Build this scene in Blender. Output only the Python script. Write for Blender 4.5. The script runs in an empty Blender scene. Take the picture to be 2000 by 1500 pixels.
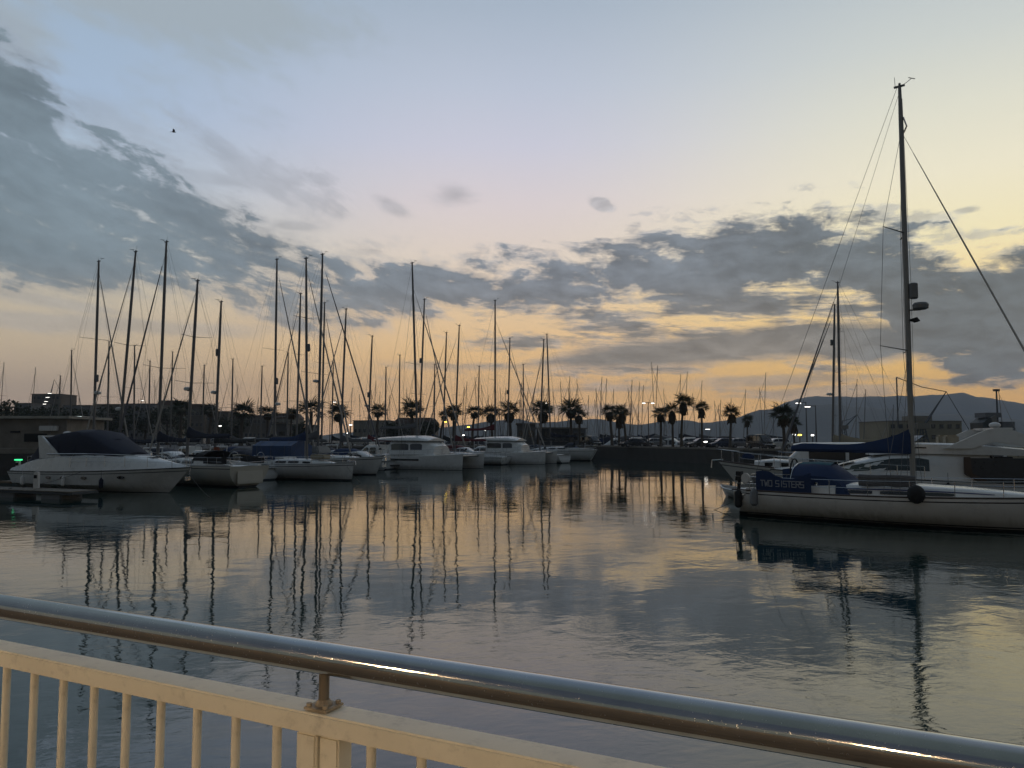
import bpy, bmesh, math, random
from mathutils import Vector, Matrix, Euler

R = math.radians
scene = bpy.context.scene
COL = scene.collection

# ------------------------------------------------------------------ camera, world, sun, exposure
FOC = 1511.0            # focal length in pixels of the 2000 px wide photograph
PITCH = R(3.98)
CAM_H = 3.5
cam_data = bpy.data.cameras.new('camera')
cam_data.sensor_width = 36.0
cam_data.lens = 36.0 * FOC / 2000.0
cam_data.clip_start = 0.05
cam_data.clip_end = 30000.0
cam = bpy.data.objects.new('camera', cam_data)
COL.objects.link(cam)
cam.location = (0, 0, CAM_H)
cam.rotation_euler = (R(90) + PITCH, 0, 0)
scene.camera = cam

scene.render.engine = 'CYCLES'
scene.view_settings.view_transform = 'Standard'
scene.view_settings.look = 'None'
scene.view_settings.exposure = 0.0
scene.view_settings.gamma = 1.0
scene.view_settings.use_curve_mapping = False
scene.cycles.max_bounces = 6
scene.cycles.diffuse_bounces = 2
scene.cycles.glossy_bounces = 4
scene.cycles.transmission_bounces = 4
scene.cycles.volume_bounces = 0
scene.cycles.transparent_max_bounces = 8
scene.cycles.caustics_reflective = False
scene.cycles.caustics_refractive = False
scene.cycles.sample_clamp_indirect = 4.0
scene.cycles.use_denoising = True


def ray(px, py):
    """direction of the line of sight through a pixel of the 2000x1500 photograph"""
    v = Vector(((px - 1000.0) / FOC, 1.0, (750.0 - py) / FOC))
    c, s = math.cos(PITCH), math.sin(PITCH)
    return Vector((v.x, v.y * c - v.z * s, v.y * s + v.z * c))


def azel(px, py):
    d = ray(px, py).normalized()
    return math.degrees(math.atan2(d.x, d.y)), math.degrees(math.asin(d.z))


def at(px, py, Y):
    """world point on the sight line at forward distance Y"""
    d = ray(px, py)
    return Vector((0, 0, CAM_H)) + d * (Y / d.y)


def onz(px, py, z=0.0):
    d = ray(px, py)
    return Vector((0, 0, CAM_H)) + d * ((z - CAM_H) / d.z)


def lin(c):
    c = c / 255.0
    return c / 12.92 if c <= 0.04045 else ((c + 0.055) / 1.055) ** 2.4


def srgb(r, g, b, a=1.0):
    return (lin(r), lin(g), lin(b), a)


class E:
    """a node socket (or a number) that can be used in arithmetic; builds Math nodes"""
    nt = None

    def __init__(self, s):
        self.s = s

    @staticmethod
    def op(o, *args, clamp=False):
        n = E.nt.nodes.new('ShaderNodeMath')
        n.operation = o
        n.use_clamp = clamp
        for i, a in enumerate(args):
            if isinstance(a, E):
                a = a.s
            if isinstance(a, (int, float)):
                n.inputs[i].default_value = a
            else:
                E.nt.links.new(a, n.inputs[i])
        return E(n.outputs[0])

    def __add__(self, o): return E.op('ADD', self, o)
    def __radd__(self, o): return E.op('ADD', o, self)
    def __sub__(self, o): return E.op('SUBTRACT', self, o)
    def __rsub__(self, o): return E.op('SUBTRACT', o, self)
    def __mul__(self, o): return E.op('MULTIPLY', self, o)
    def __rmul__(self, o): return E.op('MULTIPLY', o, self)
    def __truediv__(self, o): return E.op('DIVIDE', self, o)
    def min(self, o): return E.op('MINIMUM', self, o)
    def max(self, o): return E.op('MAXIMUM', self, o)
    def sqrt(self): return E.op('SQRT', self)
    def abs(self): return E.op('ABSOLUTE', self)

    def step(self, a, b):
        n = E.nt.nodes.new('ShaderNodeMapRange')
        n.interpolation_type = 'SMOOTHSTEP'
        E.nt.links.new(self.s, n.inputs['Value'])
        n.inputs['From Min'].default_value = a
        n.inputs['From Max'].default_value = b
        return E(n.outputs['Result'])


def n_vec(nt, x, y, z=0.0):
    n = nt.nodes.new('ShaderNodeCombineXYZ')
    for i, a in enumerate((x, y, z)):
        if isinstance(a, E):
            nt.links.new(a.s, n.inputs[i])
        else:
            n.inputs[i].default_value = a
    return n.outputs[0]


def n_noise(nt, vec, scale, detail=6.0, rough=0.55, dist=0.0, out='Fac'):
    n = nt.nodes.new('ShaderNodeTexNoise')
    if vec is not None:
        nt.links.new(vec, n.inputs['Vector'])
    n.inputs['Scale'].default_value = scale
    n.inputs['Detail'].default_value = detail
    n.inputs['Roughness'].default_value = rough
    n.inputs['Distortion'].default_value = dist
    return E(n.outputs[out]) if out == 'Fac' else n.outputs[out]


def n_mixc(nt, fac, a, b, blend='MIX'):
    n = nt.nodes.new('ShaderNodeMix')
    n.data_type = 'RGBA'
    n.blend_type = blend
    for sock, v in ((n.inputs[0], fac), (n.inputs[6], a), (n.inputs[7], b)):
        if isinstance(v, E):
            v = v.s
        if isinstance(v, (int, float)):
            sock.default_value = v
        elif isinstance(v, (tuple, list)):
            sock.default_value = v if len(v) == 4 else (*v, 1)
        else:
            nt.links.new(v, sock)
    return n.outputs[2]


def n_ramp(nt, fac, stops, interp='LINEAR'):
    n = nt.nodes.new('ShaderNodeValToRGB')
    n.color_ramp.interpolation = interp
    el = n.color_ramp.elements
    while len(el) > 1:
        el.remove(el[-1])
    el[0].position = stops[0][0]
    el[0].color = stops[0][1]
    for p, c in stops[1:]:
        e = el.new(p)
        e.color = c
    nt.links.new(fac.s if isinstance(fac, E) else fac, n.inputs[0])
    return n.outputs[0]


def build_sky():
    w = bpy.data.worlds.new('World')
    scene.world = w
    w.use_nodes = True
    nt = w.node_tree
    nt.nodes.clear()
    E.nt = nt
    out = nt.nodes.new('ShaderNodeOutputWorld')
    bg = nt.nodes.new('ShaderNodeBackground')
    nt.links.new(bg.outputs[0], out.inputs[0])
    tc = nt.nodes.new('ShaderNodeTexCoord')
    sep = nt.nodes.new('ShaderNodeSeparateXYZ')
    nt.links.new(tc.outputs['Generated'], sep.inputs[0])
    x, y, z = (E(sep.outputs[i]) for i in range(3))
    az = E.op('ARCTAN2', x, y) * 57.29578
    el = E.op('ARCSINE', z) * 57.29578
    ele = el.max(0.0)
    # clear dusk sky: four vertical gradients, blended round the compass from the sunset glow to the dark east
    f = ele / 90.0

    def grad(stops):
        return n_ramp(nt, f, [(e / 90.0, srgb(*c)) for e, c in stops])
    gl = grad([(0, (196, 170, 152)), (2.5, (206, 179, 152)), (6, (207, 186, 156)), (9.6, (198, 188, 168)), (13, (190, 194, 186)),
               (17, (172, 188, 202)), (22, (160, 180, 204)), (30, (148, 168, 187)), (50, (112, 132, 158)), (90, (94, 106, 110))])
    gm = grad([(0, (250, 194, 134)), (2.5, (251, 197, 128)), (6, (248, 202, 138)), (9.6, (234, 203, 162)), (13, (226, 210, 194)),
               (17, (216, 205, 206)), (21, (198, 198, 212)), (25, (182, 190, 206)), (30, (162, 175, 191)), (50, (116, 134, 160)), (90, (94, 106, 110))])
    gr = grad([(0, (255, 196, 118)), (2.5, (255, 199, 112)), (6, (255, 207, 116)), (9.6, (254, 224, 156)), (13, (244, 232, 188)), (17, (235, 228, 202)),
               (21, (218, 217, 201)), (25, (198, 203, 199)), (30, (176, 186, 192)), (50, (126, 140, 160)), (90, (94, 106, 110))])
    ge = grad([(0, (108, 110, 104)), (6, (102, 107, 104)), (20, (90, 99, 100)), (45, (84, 95, 99)), (90, (94, 106, 110))])
    c = n_mixc(nt, az.step(-32, -2), gl, gm)
    c = n_mixc(nt, az.step(0, 30), c, gr)
    away = az.step(42, 125).max(E.op('SUBTRACT', 1.0, az.step(-115, -38)))
    c = n_mixc(nt, away, c, ge)
    # physical sky under it, sun just at the horizon
    sk = nt.nodes.new('ShaderNodeTexSky')
    sk.sky_type = 'NISHITA'
    sk.sun_disc = False
    sk.sun_elevation = R(1.5)
    sk.sun_rotation = R(44)
    skm = n_mixc(nt, 1.0, sk.outputs[0], (0.1, 0.1, 0.1), 'MULTIPLY')
    c = n_mixc(nt, 0.06, c, skm)
    # faint high veil that makes the clear part uneven
    # clouds ------------------------------------------------------------------------------------
    zz = z.max(0.0) + 0.13
    p = n_vec(nt, x / zz, y / zz, 0.0)
    warp = nt.nodes.new('ShaderNodeVectorMath')
    warp.operation = 'MULTIPLY_ADD'
    wn = n_noise(nt, p, 1.3, 3, 0.5, out='Color')
    nt.links.new(wn, warp.inputs[0])
    warp.inputs[1].default_value = (0.5, 0.5, 0)
    nt.links.new(p, warp.inputs[2])
    pw = warp.outputs[0]
    wsep = nt.nodes.new('ShaderNodeSeparateXYZ')
    nt.links.new(n_noise(nt, n_vec(nt, az * 0.14, el * 0.3, 2.2), 1.0, 3, 0.5, out='Color'), wsep.inputs[0])
    wx, wy = E(wsep.outputs[0]) * 0.7, E(wsep.outputs[1]) * 0.7
    nbig = n_noise(nt, pw, 2.0, 9, 0.60)
    # stretched noise along the horizon for streaks, in angle space
    tilt = (az + 4.0).min(0.0) * 0.10
    pa = n_vec(nt, az * 0.07, el * 0.42 + az * 0.02 + tilt * 0.6, 1.7)
    nst = n_noise(nt, pa, 2.2, 8, 0.62)
    pb = n_vec(nt, az * 0.17 + wx, el * 0.38 + tilt + wy, 4.1)
    npf = n_noise(nt, pb, 2.4, 9, 0.64)
    pb2 = n_vec(nt, az * 0.17 + wx + 0.05, el * 0.38 + tilt + wy + 0.20, 4.1)
    npf2 = n_noise(nt, pb2, 2.4, 3, 0.6)
    nbl = n_noise(nt, n_vec(nt, az * 0.11 , el * 0.17 + az * 0.045, 9.3), 1.1, 3, 0.5)

    U0 = 34.0

    def ucoord(a):
        return 0.5 + 0.5 * (180 + U0) / 180.0 * a / (abs(a) + U0)
    u = (az / (az.abs() + U0)) * (0.5 * (180 + U0) / 180.0) + 0.5

    def curve(pts):
        """pts are (px, py) of the photograph or (az, el, True)"""
        n = nt.nodes.new('ShaderNodeFloatCurve')
        cm = n.mapping
        cm.use_clip = False
        cv = cm.curves[0]
        q = []
        for t in pts:
            a, e = (t[0], t[1]) if len(t) == 3 else azel(t[0], t[1])
            q.append((ucoord(a), (e + 10.0) / 90.0))
        q.sort()
        while len(cv.points) < len(q):
            cv.points.new(0.5, 0.5)
        for pt, (a, b) in zip(cv.points, q):
            pt.location = (a, b)
            pt.handle_type = 'AUTO_CLAMPED'
        cm.update()
        nt.links.new(u.s, n.inputs['Value'])
        return E(n.outputs[0]) * 90.0 - 10.0
    T1 = curve([(-180, 46, True), (-90, 48, True), (-50, 46, True), (0, 70), (50, 120), (95, 170), (140, 250), (185, 238), (255, 252), (320, 300), (400, 368),
                (480, 430), (550, 462), (640, 488), (740, 492), (850, 508), (950, 515), (1080, 502), (1160, 500), (1230, 466),
                (1300, 446), (1420, 446), (1520, 422), (1600, 424), (1700, 428), (1760, 436), (1830, 478), (1920, 494), (2000, 496),
                (44, 15, True), (70, 20, True), (110, 36, True), (180, 46, True)])
    B1 = curve([(-180, 14, True), (-90, 14, True), (-45, 12, True), (0, 548), (90, 572), (200, 563), (330, 563), (420, 580), (470, 612), (560, 632), (650, 648), (740, 650),
                (830, 622), (930, 606), (1000, 612), (1100, 612), (1200, 602), (1300, 604), (1400, 592), (1480, 572), (1560, 556), (1640, 566), (1690, 590),
                (1720, 622), (1770, 690), (1840, 722), (1900, 742), (2000, 750), (45, 4, True), (80, 6, True), (120, 10, True), (180, 14, True)])
    topd = (T1 - el)
    botd = (el - B1)
    d = (topd * 0.9).min(botd * 1.5)
    d = d.min(az.step(-12, 6) * 2.8 + az.step(-14, -29) * 1.1 + 1.15)
    d = d + 0.25 + (nbig - 0.5) * 5.0 + (npf - 0.5) * 8.0 + (nst - 0.5) * 5.0
    # stratus shelf above the sunset
    T2 = curve([(-180, -8, True), (-20, -8, True), (900, 760), (1010, 712), (1080, 690), (1200, 668), (1320, 654), (1420, 642), (1560, 628), (1700, 620), (1850, 700), (45, -8, True), (180, -8, True)])
    B2 = curve([(-180, 0, True), (-20, 2, True), (900, 715), (1010, 718), (1100, 722), (1250, 724), (1400, 716), (1500, 706), (1600, 706), (1700, 715), (1800, 700), (45, 2, True), (180, 0, True)])
    d2 = (T2 - el).min(el - B2) * 2.0 + (nst - 0.46) * 3.0 + (npf - 0.5) * 1.6
    d = d.max(d2)

    def blob(px, py, rx, ry, k=2.0, amp=5.0, n=npf, tilt=0.0):
        a0, e0 = azel(px, py)
        a1, _ = azel(px + rx, py)
        _, e1 = azel(px, py - ry)
        da = (az - a0)
        de = (el - e0) - da * tilt
        dd = 1.0 - ((da / abs(a1 - a0)) * (da / abs(a1 - a0)) + (de / abs(e1 - e0)) * (de / abs(e1 - e0))).sqrt()
        return dd * k + (n - 0.5) * amp
    # broken field below the bank, right of centre
    mott = blob(1400, 650, 520, 100, 3.0, 0.0).min(0.7) + (nst - 0.515) * 12.0 + (npf - 0.5) * 3.0
    d = d.max(mott)
    for args in [
        (470, 325, 105, 22, 1.6, 7.0, npf, -0.55), (560, 345, 70, 26, 1.5, 9.0, npf, -0.1), (390, 346, 80, 12, 1.5, 6.0, nst, 0.0), (590, 380, 60, 14, 1.4, 8.0, npf, -0.35), (330, 385, 130, 18, 1.6, 6.0, npf, -0.5), (250, 255, 90, 22, 1.2, 6.0, nst, -0.3),
        (578, 441, 46, 10, 2.0, 3.0, nst, 0.0), (505, 449, 30, 8, 1.5, 3.0, npf, 0.0), (765, 402, 26, 11, 1.3, 4.0, npf, -0.4), (888, 384, 26, 12, 0.6, 3.0, npf, 0.0),
        (1176, 398, 25, 14, 2.4, 4.0, npf, -0.25), (1736, 406, 26, 8, 1.6, 3.0, npf, 0.0), (1800, 428, 60, 15, 2.0, 6.0, npf, 0.0), (1884, 411, 26, 7, 1.5, 3.0, npf, 0.0), (1880, 462, 60, 14, 1.4, 6.0, npf, 0.0),
        (250, 636, 300, 13, 1.5, 5.5, nst, 0.02), (110, 590, 110, 9, 1.2, 5.0, nst, -0.1), (560, 560, 130, 26, 1.2, 6.0, npf, 0.0),
        (1470, 743, 200, 13, 1.6, 5.0, nst, 0.0), (1640, 768, 160, 16, 2.0, 5.0, nst, 0.0), (1140, 800, 130, 10, 1.2, 3.0, nst, 0.0),
        (1180, 760, 120, 6, 1.2, 5.0, nst, 0.0), (880, 715, 160, 6, 0.9, 5.0, nst, 0.0),
    ]:
        d = d.max(blob(*args).min(0.5))
    dsoft = d / (az.step(4, -18) * 1.6 + 1.0)
    alpha = dsoft.step(-0.6, 0.8)
    thick = d.step(0.1, 2.2)
    # cloud colours: grey blue body, warmer where low, lighter thin edges
    cb = n_mixc(nt, az.step(-34, 4), srgb(112, 127, 137), srgb(112, 120, 130))
    cb = n_mixc(nt, az.step(2, 34), cb, srgb(91, 102, 111))
    low = n_mixc(nt, az.step(-25, 10), srgb(152, 147, 142), srgb(134, 128, 120))
    low = n_mixc(nt, az.step(18, 30), low, srgb(97, 107, 113))
    cb = n_mixc(nt, el.step(12.0, 5.0), cb, low)
    edge = n_mixc(nt, 0.62, c, srgb(140, 144, 152))
    cc = n_mixc(nt, (thick + (nbig - 0.5) * 0.4).step(0.0, 0.7), edge, cb)
    rel = az.step(-26, 2) * 0.55 + 0.35
    br = (((npf - npf2) * 1.0).max(-0.12).min(0.28) - (npf2 - 0.5) * 0.5) * rel + (nbl - 0.5) * 0.75 + (nbig - 0.5) * -0.45 + 0.98
    brn = nt.nodes.new('ShaderNodeVectorMath')
    brn.operation = 'SCALE'
    nt.links.new(cc, brn.inputs[0])
    nt.links.new(br.s, brn.inputs['Scale'])
    cc = n_mixc(nt, away, brn.outputs[0], srgb(70, 78, 92))
    # soft pale veil in the upper left
    ve = blob(330, 0, 360, 110, 2.4, 2.6, nbl).max(blob(20, 90, 110, 190, 1.6, 2.2, nbl)).max(blob(430, 100, 130, 110, 0.8, 3.0, nbl))
    va = (ve + (nbig - 0.5) * 1.6 + (npf - 0.5) * 2.2 + (nst - 0.5) * 1.5).step(-0.5, 1.4) * 0.85
    c = n_mixc(nt, va, c, srgb(152, 163, 171))
    c = n_mixc(nt, alpha * 0.94, c, cc)
    # below the horizon: same as the low sky (only seen by bounces)
    nt.links.new(c, bg.inputs['Color'])
    bg.inputs['Strength'].default_value = 1.24
    w.cycles.sampling_method = 'MANUAL'
    w.cycles.sample_map_resolution = 512


build_sky()

sun_data = bpy.data.lights.new('sun', 'SUN')
sun_data.energy = 0.12
sun_data.angle = R(12)
sun_data.color = (1.0, 0.72, 0.42)
sun = bpy.data.objects.new('sun', sun_data)
COL.objects.link(sun)
sun.rotation_euler = Vector((-math.sin(R(44)), -math.cos(R(44)), -math.tan(R(4)))).to_track_quat('-Z', 'Y').to_euler()

# ------------------------------------------------------------------ materials
MATS = {}


def mat(name, col, rough=0.5, metal=0.0, var=0.12, nscale=3.0, bump=0.0, spec=0.5, emit=None, estr=0.0, dirt=0.0, alpha=1.0, trans=0.0, wl=0.0):
    if name in MATS:
        return MATS[name]
    m = bpy.data.materials.new(name)
    m.use_nodes = True
    nt = m.node_tree
    b = nt.nodes['Principled BSDF']
    tc = nt.nodes.new('ShaderNodeTexCoord')
    E.nt = nt
    c = tuple(col) + (1.0,) if len(col) == 3 else col
    if var > 0:
        f = n_noise(nt, tc.outputs['Object'], nscale, 5, 0.6)
        dk = tuple(v * (1 - var) for v in c[:3]) + (1,)
        lt = tuple(min(1, v * (1 + var)) for v in c[:3]) + (1,)
        cc = n_ramp(nt, f, [(0.3, dk), (0.7, lt)])
        if dirt > 0:
            g = n_noise(nt, tc.outputs['Object'], nscale * 2.7, 6, 0.7).step(0.5, 0.75) * dirt
            cc = n_mixc(nt, g, cc, (0.09, 0.07, 0.05, 1))
        if wl > 0:
            # weed and scum line just above the water, with runs reaching up the topsides
            sz = nt.nodes.new('ShaderNodeSeparateXYZ')
            nt.links.new(tc.outputs['Object'], sz.inputs[0])
            xx, zz = E(sz.outputs[0]), E(sz.outputs[2])
            runs = n_noise(nt, n_vec(nt, xx * 6.0, 0.0, zz * 0.6), 1.0, 4, 0.65)
            up = zz - runs * 0.55
            cc = n_mixc(nt, up.step(0.32, -0.12) * wl, cc, (0.10, 0.095, 0.06, 1))
        nt.links.new(cc, b.inputs['Base Color'])
        rr = f * 0.25 + (rough - 0.12)
        nt.links.new(rr.max(0.02).s, b.inputs['Roughness'])
    else:
        b.inputs['Base Color'].default_value = c
        b.inputs['Roughness'].default_value = rough
    b.inputs['Metallic'].default_value = metal
    b.inputs['Specular IOR Level'].default_value = spec
    if trans:
        b.inputs['Transmission Weight'].default_value = trans
    if bump > 0:
        bn = nt.nodes.new('ShaderNodeBump')
        bn.inputs['Strength'].default_value = 0.6
        bn.inputs['Distance'].default_value = bump
        nt.links.new(n_noise(nt, tc.outputs['Object'], nscale * 5, 5, 0.6).s, bn.inputs['Height'])
        nt.links.new(bn.outputs[0], b.inputs['Normal'])
    if emit:
        b.inputs['Emission Color'].default_value = tuple(emit) + (1,)
        b.inputs['Emission Strength'].default_value = estr
    MATS[name] = m
    return m


GEL = lambda: mat('white gelcoat', (0.60, 0.61, 0.605), 0.28, var=0.07, nscale=0.8, dirt=0.14, wl=0.38)
GEL2 = lambda: mat('deck white nonslip', (0.66, 0.67, 0.66), 0.5, var=0.08, nscale=1.5)
CREAM = lambda: mat('cream gelcoat', (0.46, 0.45, 0.40), 0.35, var=0.06, nscale=0.8, wl=0.5)
NAVYHULL = lambda: mat('navy hull paint', (0.012, 0.018, 0.035), 0.2, var=0.1)
BLACKS = lambda: mat('black boot stripe', (0.012, 0.013, 0.016), 0.4, var=0.1)
ANTIF = lambda: mat('dark antifouling', (0.02, 0.025, 0.03), 0.7, var=0.2)
NAVYC = lambda: mat('navy acrylic canvas', (0.009, 0.013, 0.030), 0.85, var=0.15, nscale=2.0, bump=0.01)
BLUEC = lambda: mat('blue acrylic canvas', (0.008, 0.026, 0.085), 0.85, var=0.15, nscale=2.0, bump=0.01)
TEALC = lambda: mat('faded teal canvas', (0.025, 0.11, 0.15), 0.85, var=0.15, nscale=2.0, bump=0.01)
BLKC = lambda: mat('black canvas', (0.012, 0.013, 0.015), 0.85, var=0.15, bump=0.01)
GREYC = lambda: mat('grey canvas', (0.10, 0.10, 0.105), 0.9, var=0.15, bump=0.01)
TANC = lambda: mat('tan canvas', (0.30, 0.26, 0.19), 0.9, var=0.12, bump=0.01)
REDC = lambda: mat('maroon canvas', (0.10, 0.015, 0.02), 0.9, var=0.12, bump=0.01)
ORANGEC = lambda: mat('terracotta canvas', (0.22, 0.06, 0.025), 0.9, var=0.12, bump=0.01)
GLASS = lambda: mat('dark tinted glass', (0.006, 0.008, 0.01), 0.06, var=0, spec=0.8)
ALU = lambda: mat('anodised aluminium', (0.22, 0.22, 0.23), 0.42, metal=0.55, var=0.08)
MASTD = lambda: mat('dull mast alloy', (0.14, 0.14, 0.145), 0.5, metal=0.4, var=0.1)
STEEL = lambda: mat('polished steel', (0.5, 0.5, 0.51), 0.16, metal=1.0, var=0.05)
WIRE = lambda: mat('rigging wire', (0.10, 0.10, 0.105), 0.5, metal=0.3, var=0)
SAILC = lambda: mat('weathered furled sail', (0.34, 0.32, 0.30), 0.9, var=0.12, bump=0.008)
SAILD = lambda: mat('furled sail with dark strip', (0.13, 0.13, 0.15), 0.9, var=0.12, bump=0.008)
RUBBER = lambda: mat('black rubber', (0.02, 0.02, 0.02), 0.8, var=0.1)
TEAK = lambda: mat('grey teak', (0.16, 0.12, 0.08), 0.8, var=0.2, nscale=6)
WOODB = lambda: mat('dark brown timber', (0.05, 0.03, 0.02), 0.5, var=0.2, nscale=5)
PLAST = lambda: mat('white plastic', (0.55, 0.55, 0.54), 0.4, var=0.05)
GREYP = lambda: mat('grey plastic', (0.13, 0.14, 0.15), 0.5, var=0.08)


# ------------------------------------------------------------------ mesh helpers
class MB:
    def __init__(self):
        self.v, self.f, self.m = [], [], []

    def add(self, vs, fs, mi=0):
        o = len(self.v)
        self.v += [tuple(p) for p in vs]
        self.f += [tuple(i + o for i in f) for f in fs]
        self.m += [mi] * len(fs)
        return self

    def box(self, c, s, mi=0, rz=0.0, ry=0.0, taper=1.0):
        hx, hy, hz = s[0] / 2, s[1] / 2, s[2] / 2
        M = Matrix.Rotation(rz, 3, 'Z') @ Matrix.Rotation(ry, 3, 'Y')
        vs = []
        for z in (-1, 1):
            k = taper if z > 0 else 1.0
            for x, y in ((-1, -1), (1, -1), (1, 1), (-1, 1)):
                vs.append(Vector(c) + M @ Vector((x * hx * k, y * hy * k, z * hz)))
        return self.add(vs, [(3, 2, 1, 0), (4, 5, 6, 7), (0, 1, 5, 4), (1, 2, 6, 5), (2, 3, 7, 6), (3, 0, 4, 7)], mi)

    def bar(self, a, b, w, h, mi=0):
        """rectangular bar from a to b"""
        a, b = Vector(a), Vector(b)
        d = (b - a).normalized()
        s = d.cross(Vector((0, 0, 1)))
        s = s.normalized() if s.length > 1e-4 else Vector((1, 0, 0))
        u = s.cross(d)
        vs = []
        for p in (a, b):
            for i, j in ((-1, -1), (1, -1), (1, 1), (-1, 1)):
                vs.append(p + s * i * w / 2 + u * j * h / 2)
        return self.add(vs, [(0, 1, 2, 3), (7, 6, 5, 4), (4, 5, 1, 0), (5, 6, 2, 1), (6, 7, 3, 2), (7, 4, 0, 3)], mi)

    def tube(self, pts, r, n=6, mi=0, caps=True, flat=1.0):
        pts = [Vector(p) for p in pts]
        rs = r if isinstance(r, (list, tuple)) else [r] * len(pts)
        vs, fs = [], []
        up = None
        for i, p in enumerate(pts):
            d = (pts[min(i + 1, len(pts) - 1)] - pts[max(i - 1, 0)])
            d = d.normalized() if d.length > 1e-9 else Vector((0, 0, 1))
            if up is None:
                up = Vector((0, 0, 1)) if abs(d.z) < 0.9 else Vector((1, 0, 0))
            s = d.cross(up)
            s = s.normalized() if s.length > 1e-5 else Vector((0, 1, 0))
            u = s.cross(d).normalized()
            up = u
            for k in range(n):
                a = 2 * math.pi * k / n
                vs.append(p + s * math.cos(a) * rs[i] + u * math.sin(a) * rs[i] * flat)
        for i in range(len(pts) - 1):
            for k in range(n):
                a, b = i * n + k, i * n + (k + 1) % n
                fs.append((a, b, b + n, a + n))
        if caps:
            fs.append(tuple(range(n - 1, -1, -1)))
            fs.append(tuple((len(pts) - 1) * n + k for k in range(n)))
        return self.add(vs, fs, mi)

    def loft(self, rings, mi=0, closed=True, caps=True):
        n = len(rings[0])
        vs = [p for r in rings for p in r]
        fs = []
        for i in range(len(rings) - 1):
            for k in range(n if closed else n - 1):
                a, b = i * n + k, i * n + (k + 1) % n
                fs.append((a, b, b + n, a + n))
        if caps and closed:
            fs.append(tuple(range(n - 1, -1, -1)))
            fs.append(tuple((len(rings) - 1) * n + k for k in range(n)))
        return self.add(vs, fs, mi)

    def ball(self, c, r, n=8, mi=0):
        if isinstance(r, (int, float)):
            r = (r, r, r)
        rings = []
        for i in range(1, n // 2 + 2):
            t = math.pi * (i - 0.5) / (n // 2 + 1.0)
            rings.append([Vector((c[0] + r[0] * math.sin(t) * math.cos(2 * math.pi * k / n), c[1] + r[1] * math.sin(t) * math.sin(2 * math.pi * k / n), c[2] - r[2] * math.cos(t))) for k in range(n)])
        return self.loft(rings, mi)

    def prism(self, poly, a, b, mi=0, axis='y'):
        """poly: (x,z) outline extruded from y=a to y=b (counterclockwise seen from -y)"""
        n = len(poly)
        if axis == 'y':
            vs = [(x, a, z) for x, z in poly] + [(x, b, z) for x, z in poly]
        elif axis == 'z':
            vs = [(x, y, a) for x, y in poly] + [(x, y, b) for x, y in poly]
        else:
            vs = [(a, y, z) for y, z in poly] + [(b, y, z) for y, z in poly]
        fs = [tuple(range(n)), tuple(range(2 * n - 1, n - 1, -1))]
        fs += [(i, i + n, (i + 1) % n + n, (i + 1) % n) for i in range(n)]
        return self.add(vs, fs, mi)

    def build(self, name, mats, parent=None, smooth=False, bevel=0.0, kind=None):
        me = bpy.data.meshes.new(name)
        me.from_pydata(self.v, [], self.f)
        if not isinstance(mats, (list, tuple)):
            mats = [mats]
        for m in mats:
            me.materials.append(m)
        me.polygons.foreach_set('material_index', self.m)
        bm = bmesh.new()
        bm.from_mesh(me)
        bmesh.ops.recalc_face_normals(bm, faces=bm.faces)
        if bevel:
            bmesh.ops.bevel(bm, geom=[e for e in bm.edges if e.is_manifold and e.calc_face_angle(0) > 0.5], offset=bevel, segments=2, affect='EDGES')
        bm.to_mesh(me)
        bm.free()
        if smooth:
            me.polygons.foreach_set('use_smooth', [True] * len(me.polygons))
            me.set_sharp_from_angle(angle=R(38))
        me.update()
        o = bpy.data.objects.new(name, me)
        COL.objects.link(o)
        if parent is not None:
            o.parent = parent
        if kind:
            o['kind'] = kind
        return o


def thing(name, label, cat, loc=(0, 0, 0), rz=0.0, group=None):
    o = bpy.data.objects.new(name, None)
    o.empty_display_size = 0.3
    COL.objects.link(o)
    o.location = loc
    o.rotation_euler = (0, 0, rz)
    o['label'] = label
    o['category'] = cat
    if group:
        o['group'] = group
    return o


def tag(o, label, cat, group=None):
    o['label'] = label
    o['category'] = cat
    if group:
        o['group'] = group
    return o


def copy_tree(o, parent=None):
    kids = list(o.children)
    c = o.copy()
    COL.objects.link(c)
    if parent is not None:
        c.parent = parent
    for k in kids:
        copy_tree(k, c)
    return c


def sm(t):
    t = max(0.0, min(1.0, t))
    return t * t * (3 - 2 * t)


def lerp(a, b, t):
    return a + (b - a) * t


def interp(pts, x):
    if x <= pts[0][0]:
        return pts[0][1]
    for (x0, y0), (x1, y1) in zip(pts, pts[1:]):
        if x <= x1:
            return lerp(y0, y1, (x - x0) / (x1 - x0))
    return pts[-1][1]

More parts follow.
